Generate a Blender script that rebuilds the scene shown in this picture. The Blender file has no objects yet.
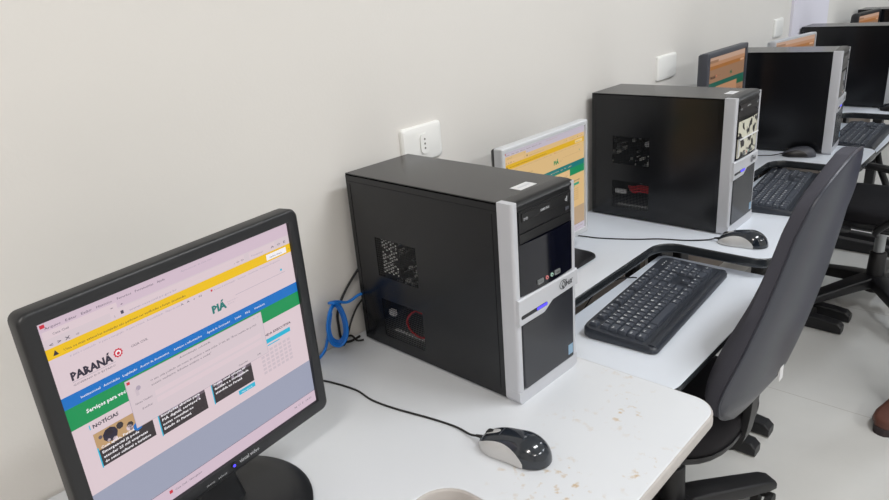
import bpy, bmesh, math, random
from mathutils import Vector, Matrix
random.seed(7)
S = bpy.context.scene
COL = S.collection
PI = math.pi

# ------------------------------------------------------------------ materials
def lin(c):
    out = []
    for v in c[:3]:
        v = v / 255.0
        out.append(v / 12.92 if v <= 0.04045 else ((v + 0.055) / 1.055) ** 2.4)
    return (*out, 1.0)

def mat(name, rgb, rough=0.5, metal=0.0, coat=0.0, noise=0.0, nscale=40.0, bump=0.0, bscale=300.0, spec=0.5):
    m = bpy.data.materials.new(name); m.use_nodes = True
    nt = m.node_tree; b = nt.nodes['Principled BSDF']
    b.inputs['Base Color'].default_value = lin(rgb)
    b.inputs['Roughness'].default_value = rough
    b.inputs['Metallic'].default_value = metal
    b.inputs['Coat Weight'].default_value = coat
    b.inputs['Specular IOR Level'].default_value = spec
    tc = nt.nodes.new('ShaderNodeTexCoord')
    nz = nt.nodes.new('ShaderNodeTexNoise'); nz.inputs['Scale'].default_value = nscale
    nz.inputs['Detail'].default_value = 3
    nt.links.new(tc.outputs['Object'], nz.inputs['Vector'])
    rp = nt.nodes.new('ShaderNodeMapRange')
    rp.inputs['To Min'].default_value = 1 - noise; rp.inputs['To Max'].default_value = 1 + noise
    nt.links.new(nz.outputs['Fac'], rp.inputs['Value'])
    mx = nt.nodes.new('ShaderNodeVectorMath'); mx.operation = 'SCALE'
    mx.inputs[0].default_value = lin(rgb)[:3]
    nt.links.new(rp.outputs['Result'], mx.inputs['Scale'])
    nt.links.new(mx.outputs['Vector'], b.inputs['Base Color'])
    if bump:
        n2 = nt.nodes.new('ShaderNodeTexNoise'); n2.inputs['Scale'].default_value = bscale
        nt.links.new(tc.outputs['Object'], n2.inputs['Vector'])
        bp = nt.nodes.new('ShaderNodeBump'); bp.inputs['Strength'].default_value = bump
        bp.inputs['Distance'].default_value = 0.001
        nt.links.new(n2.outputs['Fac'], bp.inputs['Height'])
        nt.links.new(bp.outputs['Normal'], b.inputs['Normal'])
    return m

def glow(name, rgb, strength=1.0, gloss=0.35):
    m = bpy.data.materials.new(name); m.use_nodes = True
    b = m.node_tree.nodes['Principled BSDF']
    b.inputs['Base Color'].default_value = (0.012, 0.012, 0.014, 1)
    b.inputs['Roughness'].default_value = gloss
    b.inputs['Specular IOR Level'].default_value = 0.25
    b.inputs['Emission Color'].default_value = lin(rgb)
    b.inputs['Emission Strength'].default_value = strength
    return m

M = {}
M['wall'] = mat('wall_paint', (220, 217, 213), 0.75, noise=0.012, nscale=3, bump=0.15, bscale=180)
M['pilaster'] = mat('pilaster_paint', (222, 220, 232), 0.6, noise=0.01, nscale=4)
M['ceiling'] = mat('ceiling_paint', (235, 235, 232), 0.85, noise=0.01, nscale=4)
M['case'] = mat('black_case_paint', (14, 15, 19), 0.22, noise=0.05, nscale=60, spec=0.5)
M['case_dark'] = mat('case_interior', (20, 20, 22), 0.6, noise=0.1)
M['silver'] = mat('silver_plastic', (192, 194, 200), 0.32, metal=0.12, noise=0.02)
M['silver_white'] = mat('pale_silver_plastic', (206, 208, 212), 0.3, metal=0.15, noise=0.02)
M['gloss_black'] = mat('gloss_black_plastic', (5, 7, 20), 0.1, coat=0.0, noise=0.02)
M['satin_black'] = mat('satin_black_plastic', (18, 18, 20), 0.32, noise=0.05)
M['lower_panel'] = mat('smoked_panel', (36, 38, 44), 0.25, coat=0.0, noise=0.03)
M['monitor_black'] = mat('monitor_black_plastic', (27, 28, 31), 0.38, noise=0.04, bump=0.1, bscale=700)
M['monitor_grey'] = mat('monitor_grey_plastic', (66, 68, 76), 0.4, noise=0.03)
M['base_black'] = mat('monitor_base_plastic', (30, 31, 34), 0.33, noise=0.04, bump=0.1, bscale=700)
M['white_laminate'] = mat('white_laminate', (218, 224, 234), 0.32, noise=0.01, nscale=8)
M['edge_black'] = mat('black_edge_band', (40, 44, 48), 0.2, noise=0.05)
M['desk_metal'] = mat('desk_leg_paint', (22, 22, 25), 0.45, noise=0.05)
M['modesty'] = mat('modesty_board', (118, 108, 100), 0.6, noise=0.06, nscale=12)
M['underside'] = mat('board_underside', (70, 64, 60), 0.7, noise=0.05)
M['key'] = mat('key_plastic', (68, 73, 83), 0.38, noise=0.04)
M['keyboard'] = mat('keyboard_plastic', (48, 52, 60), 0.36, noise=0.04)
M['legend'] = mat('key_legend', (225, 228, 232), 0.6)
M['mouse_dark'] = mat('mouse_dark_plastic', (30, 36, 44), 0.16, coat=0.5, noise=0.03)
M['mouse_silver'] = mat('mouse_silver_plastic', (196, 196, 196), 0.3, metal=0.15, noise=0.02)
M['rubber'] = mat('black_rubber', (20, 20, 21), 0.6, noise=0.05)
M['eth_blue'] = mat('blue_cable_jacket', (22, 120, 215), 0.4, noise=0.05)
M['red_cable'] = mat('red_cable_jacket', (190, 20, 32), 0.4, noise=0.05)
M['pcb'] = mat('circuit_board', (26, 34, 38), 0.4, noise=0.3, nscale=120)
M['steel'] = mat('bare_steel', (165, 168, 170), 0.35, metal=0.8, noise=0.05)
M['label'] = mat('paper_label', (216, 216, 218), 0.6, noise=0.03)
M['label_blue'] = mat('blue_label', (130, 160, 185), 0.4, noise=0.05)
M['white_plastic'] = mat('white_plastic', (238, 238, 236), 0.28, noise=0.01)
M['socket'] = mat('socket_shadow_plastic', (120, 118, 114), 0.5, noise=0.05)
M['fabric'] = mat('chair_fabric', (72, 72, 80), 0.95, noise=0.12, nscale=500, bump=0.5, bscale=1500, spec=0.2)
M['seat_fabric'] = mat('seat_fabric', (38, 37, 40), 0.95, noise=0.12, nscale=500, bump=0.5, bscale=1500, spec=0.2)
M['shell'] = mat('chair_shell_plastic', (48, 51, 62), 0.34, noise=0.05, nscale=80, bump=0.15, bscale=900)
M['chair_black'] = mat('chair_black_plastic', (22, 22, 25), 0.42, noise=0.05)
M['led'] = glow('blue_led', (70, 60, 255), 2.2)
M['text_white'] = mat('printed_white', (190, 192, 196), 0.5)
M['text_dark'] = mat('printed_dark', (40, 42, 46), 0.5)
M['jeans'] = mat('navy_denim', (34, 36, 84), 0.9, noise=0.25, nscale=90, bump=0.4)
M['shoe'] = mat('brown_leather', (92, 56, 46), 0.5, noise=0.15, nscale=50)
M['sole'] = mat('shoe_sole', (52, 42, 44), 0.7, noise=0.1)
M['shirt'] = mat('grey_shirt', (120, 122, 128), 0.9, noise=0.05)
M['skin'] = mat('skin', (176, 128, 104), 0.55, noise=0.04)
M['hair'] = mat('hair', (36, 26, 20), 0.7, noise=0.2, nscale=90)
M['jack_pink'] = mat('pink_jack', (214, 130, 130), 0.4)
M['jack_green'] = mat('pale_green_jack', (170, 205, 190), 0.4)

def stained_laminate():
    m = mat('worn_white_laminate', (211, 214, 219), 0.34, noise=0.012, nscale=6)
    nt = m.node_tree; b = nt.nodes['Principled BSDF']
    src = b.inputs['Base Color'].links[0].from_socket
    tc = nt.nodes.new('ShaderNodeTexCoord')
    n1 = nt.nodes.new('ShaderNodeTexNoise'); n1.inputs['Scale'].default_value = 55; n1.inputs['Detail'].default_value = 5
    n2 = nt.nodes.new('ShaderNodeTexNoise'); n2.inputs['Scale'].default_value = 9; n2.inputs['Detail'].default_value = 1
    nt.links.new(tc.outputs['Object'], n1.inputs['Vector']); nt.links.new(tc.outputs['Object'], n2.inputs['Vector'])
    r1 = nt.nodes.new('ShaderNodeMapRange'); r1.inputs['From Min'].default_value = 0.57; r1.inputs['From Max'].default_value = 0.68
    r2 = nt.nodes.new('ShaderNodeMapRange'); r2.inputs['From Min'].default_value = 0.45; r2.inputs['From Max'].default_value = 0.60
    nt.links.new(n1.outputs['Fac'], r1.inputs['Value']); nt.links.new(n2.outputs['Fac'], r2.inputs['Value'])
    mu = nt.nodes.new('ShaderNodeMath'); mu.operation = 'MULTIPLY'
    nt.links.new(r1.outputs['Result'], mu.inputs[0]); nt.links.new(r2.outputs['Result'], mu.inputs[1])
    # the wear lies only on the front strip of the desk, where arms rest
    sp = nt.nodes.new('ShaderNodeSeparateXYZ'); nt.links.new(tc.outputs['Object'], sp.inputs['Vector'])
    r3 = nt.nodes.new('ShaderNodeMapRange'); r3.inputs['From Min'].default_value = -0.42; r3.inputs['From Max'].default_value = -0.52
    nt.links.new(sp.outputs['Y'], r3.inputs['Value'])
    m2 = nt.nodes.new('ShaderNodeMath'); m2.operation = 'MULTIPLY'
    nt.links.new(mu.outputs['Value'], m2.inputs[0]); nt.links.new(r3.outputs['Result'], m2.inputs[1])
    m3 = nt.nodes.new('ShaderNodeMath'); m3.operation = 'MULTIPLY'; m3.inputs[1].default_value = 0.85
    nt.links.new(m2.outputs['Value'], m3.inputs[0])
    mx = nt.nodes.new('ShaderNodeMix'); mx.data_type = 'RGBA'
    nt.links.new(m3.outputs['Value'], mx.inputs['Factor'])
    nt.links.new(src, mx.inputs[6]); mx.inputs[7].default_value = lin((186, 158, 116))
    nt.links.new(mx.outputs[2], b.inputs['Base Color'])
    return m
M['worn_laminate'] = stained_laminate()
M['worn_edge'] = mat('worn_beige_edge_band', (178, 173, 170), 0.4, noise=0.12, nscale=60)

def tile_floor():
    m = bpy.data.materials.new('porcelain_tiles'); m.use_nodes = True
    nt = m.node_tree; b = nt.nodes['Principled BSDF']
    tc = nt.nodes.new('ShaderNodeTexCoord')
    br = nt.nodes.new('ShaderNodeTexBrick'); br.offset = 0.0; br.squash = 1.0
    mp = nt.nodes.new('ShaderNodeMapping'); mp.inputs['Location'].default_value = (-2.2 + 0.8 * 4, 0.9, 0)
    nt.links.new(tc.outputs['Object'], mp.inputs['Vector']); nt.links.new(mp.outputs['Vector'], br.inputs['Vector'])
    br.inputs['Scale'].default_value = 1; br.inputs['Brick Width'].default_value = 0.8; br.inputs['Row Height'].default_value = 0.8
    br.inputs['Mortar Size'].default_value = 0.0016; br.inputs['Mortar Smooth'].default_value = 0.3
    br.inputs['Color1'].default_value = lin((205, 204, 201)); br.inputs['Color2'].default_value = lin((202, 201, 199))
    br.inputs['Mortar'].default_value = lin((176, 172, 166))
    nz = nt.nodes.new('ShaderNodeTexNoise'); nz.inputs['Scale'].default_value = 5; nz.inputs['Detail'].default_value = 5
    nt.links.new(tc.outputs['Object'], nz.inputs['Vector'])
    mr = nt.nodes.new('ShaderNodeMapRange'); mr.inputs['To Min'].default_value = 0.93; mr.inputs['To Max'].default_value = 1.07
    nt.links.new(nz.outputs['Fac'], mr.inputs['Value'])
    vm = nt.nodes.new('ShaderNodeVectorMath'); vm.operation = 'SCALE'
    nt.links.new(br.outputs['Color'], vm.inputs[0]); nt.links.new(mr.outputs['Result'], vm.inputs['Scale'])
    nt.links.new(vm.outputs['Vector'], b.inputs['Base Color'])
    b.inputs['Roughness'].default_value = 0.22
    return m
M['floor'] = tile_floor()

def reflection_paint():  # noise colours imitate the room mirrored in glossy plastic
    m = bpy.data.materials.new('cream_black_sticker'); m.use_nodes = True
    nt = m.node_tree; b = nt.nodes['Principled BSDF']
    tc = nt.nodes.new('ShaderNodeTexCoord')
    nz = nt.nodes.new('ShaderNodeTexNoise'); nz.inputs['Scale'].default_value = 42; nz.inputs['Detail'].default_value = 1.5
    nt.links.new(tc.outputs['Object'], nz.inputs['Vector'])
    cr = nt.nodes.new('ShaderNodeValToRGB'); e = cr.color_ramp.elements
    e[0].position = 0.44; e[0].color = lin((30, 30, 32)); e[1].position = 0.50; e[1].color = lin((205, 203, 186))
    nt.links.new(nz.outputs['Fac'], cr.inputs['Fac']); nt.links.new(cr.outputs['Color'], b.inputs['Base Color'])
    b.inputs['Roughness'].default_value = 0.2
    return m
M['sticker_pattern'] = reflection_paint()

# ------------------------------------------------------------------ helpers
def obj(name, bm, mats, parent=None, smooth=False, loc=None, rot=None, sharp=35):
    bmesh.ops.recalc_face_normals(bm, faces=bm.faces)
    me = bpy.data.meshes.new(name); bm.to_mesh(me); bm.free()
    if not isinstance(mats, (list, tuple)): mats = [mats]
    for m in mats: me.materials.append(m)
    if smooth:
        for p in me.polygons: p.use_smooth = True
        me.set_sharp_from_angle(angle=math.radians(sharp))
    o = bpy.data.objects.new(name, me); COL.objects.link(o)
    if parent: o.parent = parent
    if loc: o.location = loc
    if rot: o.rotation_euler = rot
    return o

def tag(o, label, cat, group=None, kind=None):
    o['label'] = label; o['category'] = cat
    if group: o['group'] = group
    if kind: o['kind'] = kind
    return o

def thing(name, label, cat, loc=(0, 0, 0), rz=0.0, group=None):
    o = bpy.data.objects.new(name, None); COL.objects.link(o)
    o.empty_display_size = 0.05
    o.location = loc; o.rotation_euler = (0, 0, rz)
    return tag(o, label, cat, group)

def structure(o):
    o['kind'] = 'structure'; return o

def copy_tree(o, parent=None):
    c = o.copy(); COL.objects.link(c); c.parent = parent
    for ch in list(o.children): copy_tree(ch, c)
    return c

def box(bm, x0, x1, y0, y1, z0, z1, mi=0, bev=0.0):
    b2 = bmesh.new()
    bmesh.ops.create_cube(b2, size=1)
    for v in b2.verts:
        v.co = Vector(((x0 + x1) / 2 + v.co.x * (x1 - x0), (y0 + y1) / 2 + v.co.y * (y1 - y0), (z0 + z1) / 2 + v.co.z * (z1 - z0)))
    if bev: bmesh.ops.bevel(b2, geom=b2.edges[:], offset=bev, segments=2, profile=0.6, affect='EDGES')
    merge(bm, b2, mi)

def merge(bm, b2, mi=None, mtx=None):
    mp = {}
    for v in b2.verts: mp[v] = bm.verts.new(mtx @ v.co if mtx else v.co)
    for f in b2.faces:
        try: g = bm.faces.new([mp[v] for v in f.verts])
        except ValueError: continue
        g.material_index = f.material_index if mi is None else mi
    b2.free()

def rrect(x0, x1, y0, y1, r, n=5):
    """rounded rectangle outline, r a number or (bl, br, tr, tl)"""
    rs = r if isinstance(r, (list, tuple)) else (r,) * 4
    pts = []
    for (cx, cy, a0, rr) in ((x0, y0, PI, rs[0]), (x1, y0, 1.5 * PI, rs[1]), (x1, y1, 0, rs[2]), (x0, y1, 0.5 * PI, rs[3])):
        if rr <= 0: pts.append((cx, cy)); continue
        sx = 1 if cx == x0 else -1; sy = 1 if cy == y0 else -1
        ox, oy = cx + sx * rr, cy + sy * rr
        for k in range(n + 1):
            a = a0 + k / n * PI / 2
            pts.append((ox + rr * math.cos(a), oy + rr * math.sin(a)))
    return pts

def round_poly(P, R, n=6):
    """round the corners of polygon P (list of xy) with radii R"""
    out = []; N = len(P)
    for i in range(N):
        p = Vector(P[i]); a = Vector(P[i - 1]); b = Vector(P[(i + 1) % N]); r = R[i]
        if r <= 0: out.append((p.x, p.y)); continue
        da = (a - p).normalized(); db = (b - p).normalized()
        half = math.acos(max(-1, min(1, da.dot(db)))) / 2
        t = r / math.tan(half); s = p + da * t; e = p + db * t
        c = p + (da + db).normalized() * (r / math.sin(half))
        a0 = math.atan2(s.y - c.y, s.x - c.x); a1 = math.atan2(e.y - c.y, e.x - c.x)
        d = (a1 - a0 + PI) % (2 * PI) - PI
        for k in range(n + 1):
            an = a0 + d * k / n
            out.append((c.x + r * math.cos(an), c.y + r * math.sin(an)))
    return out

def rings(bm, R, closed=True, cap0=True, cap1=True, mi=0):
    """loft a list of rings (each a list of 3D points)"""
    V = [[bm.verts.new(p) for p in r] for r in R]
    n = len(R[0])
    for a, b in zip(V, V[1:]):
        for k in range(n if closed else n - 1):
            f = bm.faces.new((a[k], a[(k + 1) % n], b[(k + 1) % n], b[k])); f.material_index = mi
    if cap0: f = bm.faces.new(V[0][::-1]); f.material_index = mi
    if cap1: f = bm.faces.new(V[-1]); f.material_index = mi
    return V

def prism(bm, pts, f0, f1, mi=0):
    rings(bm, [[f0(p) for p in pts], [f1(p) for p in pts]], mi=mi)

def offset_poly(P, d):
    """offset closed polygon outward by d (P counter-clockwise)"""
    out = []; N = len(P)
    for i in range(N):
        a = Vector(P[i - 1]); p = Vector(P[i]); b = Vector(P[(i + 1) % N])
        e1 = (p - a).normalized(); e2 = (b - p).normalized()
        n1 = Vector((e1.y, -e1.x)); n2 = Vector((e2.y, -e2.x))
        n = (n1 + n2)
        n = n.normalized() / max(0.4, n.normalized().dot(n1)) if n.length > 1e-6 else n1
        out.append((p.x + n.x * d, p.y + n.y * d))
    return out

def smooth_path(P, sub=8):
    P = [Vector(p) for p in P]; out = []
    for i in range(len(P) - 1):
        p0 = P[max(0, i - 1)]; p1 = P[i]; p2 = P[i + 1]; p3 = P[min(len(P) - 1, i + 2)]
        for k in range(sub):
            t = k / sub
            out.append(0.5 * ((2 * p1) + (p2 - p0) * t + (2 * p0 - 5 * p1 + 4 * p2 - p3) * t * t + (3 * p1 - p0 - 3 * p2 + p3) * t ** 3))
    out.append(P[-1]); return out

def tube(bm, P, r, n=8, mi=0, sub=8, raw=False):
    P = [Vector(p) for p in P] if raw else smooth_path(P, sub)
    rad = r if isinstance(r, (list, tuple)) else None
    R = []; ref = Vector((0, 0, 1))
    d0 = (P[1] - P[0]).normalized()
    if abs(d0.dot(ref)) > 0.95: ref = Vector((1, 0, 0))
    u = d0.cross(ref).normalized()
    for i, p in enumerate(P):
        d = (P[min(i + 1, len(P) - 1)] - P[max(i - 1, 0)]).normalized()
        u = (u - d * u.dot(d)).normalized(); w = d.cross(u)
        rr = r if rad is None else rad[0] + (rad[1] - rad[0]) * i / (len(P) - 1)
        R.append([p + (u * math.cos(a) + w * math.sin(a)) * rr for a in [2 * PI * k / n for k in range(n)]])
    rings(bm, R, mi=mi)

def cyl(bm, c, axis, r0, r1, h, n=24, mi=0):
    axis = Vector(axis).normalized(); ref = Vector((0, 0, 1)) if abs(axis.z) < 0.9 else Vector((1, 0, 0))
    u = axis.cross(ref).normalized(); w = axis.cross(u); c = Vector(c)
    R = [[c + axis * t + (u * math.cos(2 * PI * k / n) + w * math.sin(2 * PI * k / n)) * r for k in range(n)] for t, r in ((0, r0), (h, r1))]
    rings(bm, R, mi=mi)

def lathe(bm, prof, n=40, mi=0, c=(0, 0, 0)):
    R = [[(c[0] + r * math.cos(2 * PI * k / n), c[1] + r * math.sin(2 * PI * k / n), c[2] + z) for k in range(n)] for r, z in prof]
    rings(bm, R, mi=mi)

_tc = {}
def text_bm(s, size, bold=0.0):
    cu = bpy.data.curves.new('t', 'FONT'); cu.body = s; cu.size = size; cu.offset = bold; cu.resolution_u = 1
    o = bpy.data.objects.new('t', cu); COL.objects.link(o)
    dg = bpy.context.evaluated_depsgraph_get(); dg.update()
    me = o.evaluated_get(dg).to_mesh()
    b = bmesh.new(); b.from_mesh(me)
    o.evaluated_get(dg).to_mesh_clear()
    bpy.data.objects.remove(o); bpy.data.curves.remove(cu)
    return b

def text(bm, s, size, mtx, mi=0, bold=0.0, width=None, center=False, shear=0):
    b = text_bm(s, size, bold)
    if not b.verts: b.free(); return
    xs = [v.co.x for v in b.verts]; w = max(xs) - min(xs)
    k = width / w if width else 1
    x0 = min(xs) if not center else (min(xs) + w / 2)
    for v in b.verts:
        v.co.x = (v.co.x - (x0 if (width or center) else 0)) * k + shear * v.co.y
    merge(bm, b, mi, mtx)

# ------------------------------------------------------------------ room
FZ = -0.74; WY = 0.056; CZ = 2.05
def room():
    b = bmesh.new(); box(b, -3.2, 7.2, -5.2, WY + 0.15, FZ - 0.1, FZ); structure(obj('floor', b, M['floor']))
    b = bmesh.new(); box(b, -3.2, 7.2, -5.2, WY + 0.15, CZ, CZ + 0.1); structure(obj('ceiling', b, M['ceiling']))
    b = bmesh.new(); box(b, -3.2, 7.2, WY, WY + 0.15, FZ, CZ); structure(obj('wall_back', b, M['wall']))
    b = bmesh.new(); box(b, -3.2, 7.2, -5.35, -5.2, FZ, CZ); structure(obj('wall_front', b, M['wall']))
    b = bmesh.new(); box(b, -3.35, -3.2, -5.2, WY, FZ, CZ); structure(obj('wall_left', b, M['wall']))
    b = bmesh.new(); box(b, 7.2, 7.35, -5.2, WY, FZ, CZ); structure(obj('wall_right', b, M['wall']))
    b = bmesh.new(); box(b, 3.46, 4.02, WY - 0.012, WY + 0.01, FZ, CZ, bev=0.003); structure(obj('trim_1', b, M['pilaster']))
room()

def wall_plate(label, x0, x1, z0, z1, holes=True):
    w = x1 - x0; h = z1 - z0
    t = thing('wall_outlet', label, 'outlet', (x0 + w / 2, WY, z0 + h / 2), 0, 'wall outlets above the desks')
    b = bmesh.new()
    R = []
    for ins, y in ((0, 0), (0, -0.006), (0.003, -0.010), (0.010, -0.012)):
        R.append([(p[0], y, p[1]) for p in rrect(-w / 2 + ins, w / 2 - ins, -h / 2 + ins, h / 2 - ins, 0.006)])
    rings(b, R, mi=0)
    obj('face_plate', b, M['white_plastic'], t, True)
    if not holes: return t
    b = bmesh.new(); prism(b, rrect(-0.012, 0.012, -0.022, 0.022, 0.01), lambda p: (p[0], -0.0122, p[1]), lambda p: (p[0], -0.0155, p[1]))
    m = obj('socket_insert', b, M['white_plastic'], t, True)
    b = bmesh.new()
    for z in (-0.010, 0, 0.010): cyl(b, (0, -0.0150, z), (0, -1, 0), 0.0024, 0.0024, 0.0010, 12)
    obj('socket_hole', b, M['socket'], m)
    return t
wall_plate('white wall outlet plate just behind the nearest black tower', 0.936, 1.058, 0.322, 0.402)
wall_plate('white wall outlet plate above the second tower, beside the grey monitor', 2.122, 2.258, 0.326, 0.405, False)
wall_plate('small far white wall plate beside the lilac pilaster', 3.236, 3.342, 0.346, 0.424, False)

# ------------------------------------------------------------------ desks
def desk(label, x0, x1, yf, xn, yn, rn, top, edge, tray=None, group='computer desks along the wall', rf=0.05, cham=0.0):
    """worktop with a notch (x0..xn, yf..yn); legs, feet, modesty board"""
    t = thing('computer_desk', label, 'desk', (x0, 0, 0), 0, group)
    W = x1 - x0; n = xn - x0; yb = WY - 0.006; T = 0.026
    P = [(0, yb), (0, yn), (n, yn), (n, yf), (W, yf), (W, yb)]
    R = [0, 0, rn, rf, rf, 0]
    pts = round_poly(P, R, 8)
    b = bmesh.new()
    inn = offset_poly(pts, -0.0012)
    rings(b, [[(p[0], p[1], z) for p in q] for q, z in ((inn, -T), (pts, -T + 0.001), (pts, -0.0006), (inn, 0))])
    obj('worktop', b, top, t)
    # edge band: a half-round profile swept round the outline
    b = bmesh.new()
    prof = [(0.0002, -0.0012), (0.002, -0.0016), (0.0036, -0.005), (0.0030, -0.010), (0.0040, -0.014), (0.0040, -0.021), (0.002, -T + 0.0012), (0.0002, -T)]
    rr = [[(p[0], p[1], z) for p in offset_poly(pts, d)] for d, z in prof]
    # leave the wall side without a band
    V = [[b.verts.new(p) for p in r] for r in rr]
    N = len(pts)
    for a, c in zip(V, V[1:]):
        for k in range(N):
            p, q = pts[k], pts[(k + 1) % N]
            if abs(p[1] - yb) < 1e-6 and abs(q[1] - yb) < 1e-6: continue
            b.faces.new((a[k], a[(k + 1) % N], c[(k + 1) % N], c[k]))
    obj('edge_band', b, edge, t, True, sharp=60)
    for lx in (0.055, W - 0.055):
        b = bmesh.new(); box(b, lx - 0.03, lx + 0.03, -0.16, -0.11, FZ + 0.05, -T, bev=0.006)
        L = obj('leg', b, M['desk_metal'], t)
        b = bmesh.new()
        R = [[(lx + p[0], y, FZ + z0 + p[1]) for p in rrect(-0.024, 0.024, 0, h, 0.008, 3)] for y, z0, h in
             ((yb - 0.03, 0.002, 0.035), (-0.13, 0.002, 0.062), (-0.40, 0.002, 0.05), (-0.455, 0.002, 0.044), (-0.47, 0.002, 0.03))]
        rings(b, R); obj('foot', b, M['desk_metal'], t)
        b = bmesh.new(); box(b, lx - 0.02, lx + 0.02, yf + 0.06 if lx > n else yn + 0.02, yb - 0.02, -T - 0.03, -T, bev=0.004)
        obj('support_arm', b, M['desk_metal'], t)
    b = bmesh.new(); box(b, n + 0.02, n + 0.06, yn + 0.005, yn + 0.045, -0.20, -T, bev=0.004); obj('bracket', b, M['desk_metal'], t)
    b = bmesh.new(); box(b, n - 0.10, n - 0.07, yn + 0.02, yn + 0.05, -0.12, -T, bev=0.004); obj('bracket', b, M['desk_metal'], t)
    b = bmesh.new(); box(b, 0.09, W - 0.09, -0.10, -0.085, -0.40, -T - 0.005)
    obj('modesty_panel', b, M['modesty'], t)
    if tray:
        tx0, tx1, ty0, ty1, tz = tray
        pts = round_poly([(tx0 - x0, ty1), (tx0 - x0, ty0), (tx1 - x0, ty0), (tx1 - x0, ty1)], [0.01, 0.045, 0.045, 0.02], 8)
        b = bmesh.new(); inn = offset_poly(pts, -0.001)
        rings(b, [[(p[0], p[1], tz + z) for p in q] for q, z in ((inn, -0.016), (pts, -0.015), (pts, -0.0006), (inn, 0))])
        tr = obj('keyboard_tray', b, M['white_laminate'], t)
        b = bmesh.new()
        prof = [(0.0002, -0.0012), (0.002, -0.0018), (0.003, -0.006), (0.003, -0.012), (0.0002, -0.016)]
        rings(b, [[(p[0], p[1], tz + z) for p in offset_poly(pts, d)] for d, z in prof], cap0=False, cap1=False)
        obj('edge_band', b, edge, tr, True, sharp=60)
        b = bmesh.new()
        for sx in (tx0 - x0 + 0.03, tx1 - x0 - 0.03):
            box(b, sx - 0.008, sx + 0.008, ty0 + 0.06, ty1 - 0.01, tz - 0.034, tz - 0.0165, bev=0.002)
        box(b, tx0 - x0 + 0.02, tx1 - x0 - 0.02, ty0 + 0.05, ty0 + 0.07, tz - 0.034, tz - 0.0165)
        obj('slide_rail', b, M['desk_metal'], tr)
    return t
desk('nearest white computer desk, worn with stains and a beige edge', 0.0, 0.930, -0.655, 0.520, -0.405, 0.055, M['worn_laminate'], M['worn_edge'], rf=0.042)
desk('white black-edged computer desk under the second tower', 0.939, 1.863, -0.525, 1.574, -0.240, 0.06, M['white_laminate'], M['edge_black'], (0.985, 1.606, -0.545, -0.228, -0.055))
desk('white black-edged computer desk under the third tower, behind the large chair', 1.873, 2.798, -0.490, 2.515, -0.215, 0.06, M['white_laminate'], M['edge_black'], (1.93, 2.54, -0.455, -0.20, -0.055))
desk('white black-edged computer desk under the fourth tower near the pilaster', 2.808, 3.733, -0.505, 3.45, -0.205, 0.06, M['white_laminate'], M['edge_black'], (2.87, 3.47, -0.455, -0.19, -0.055))
desk('farthest white computer desk in the row, mostly hidden', 3.743, 4.70, -0.505, 4.38, -0.205, 0.06, M['white_laminate'], M['edge_black'])

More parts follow.
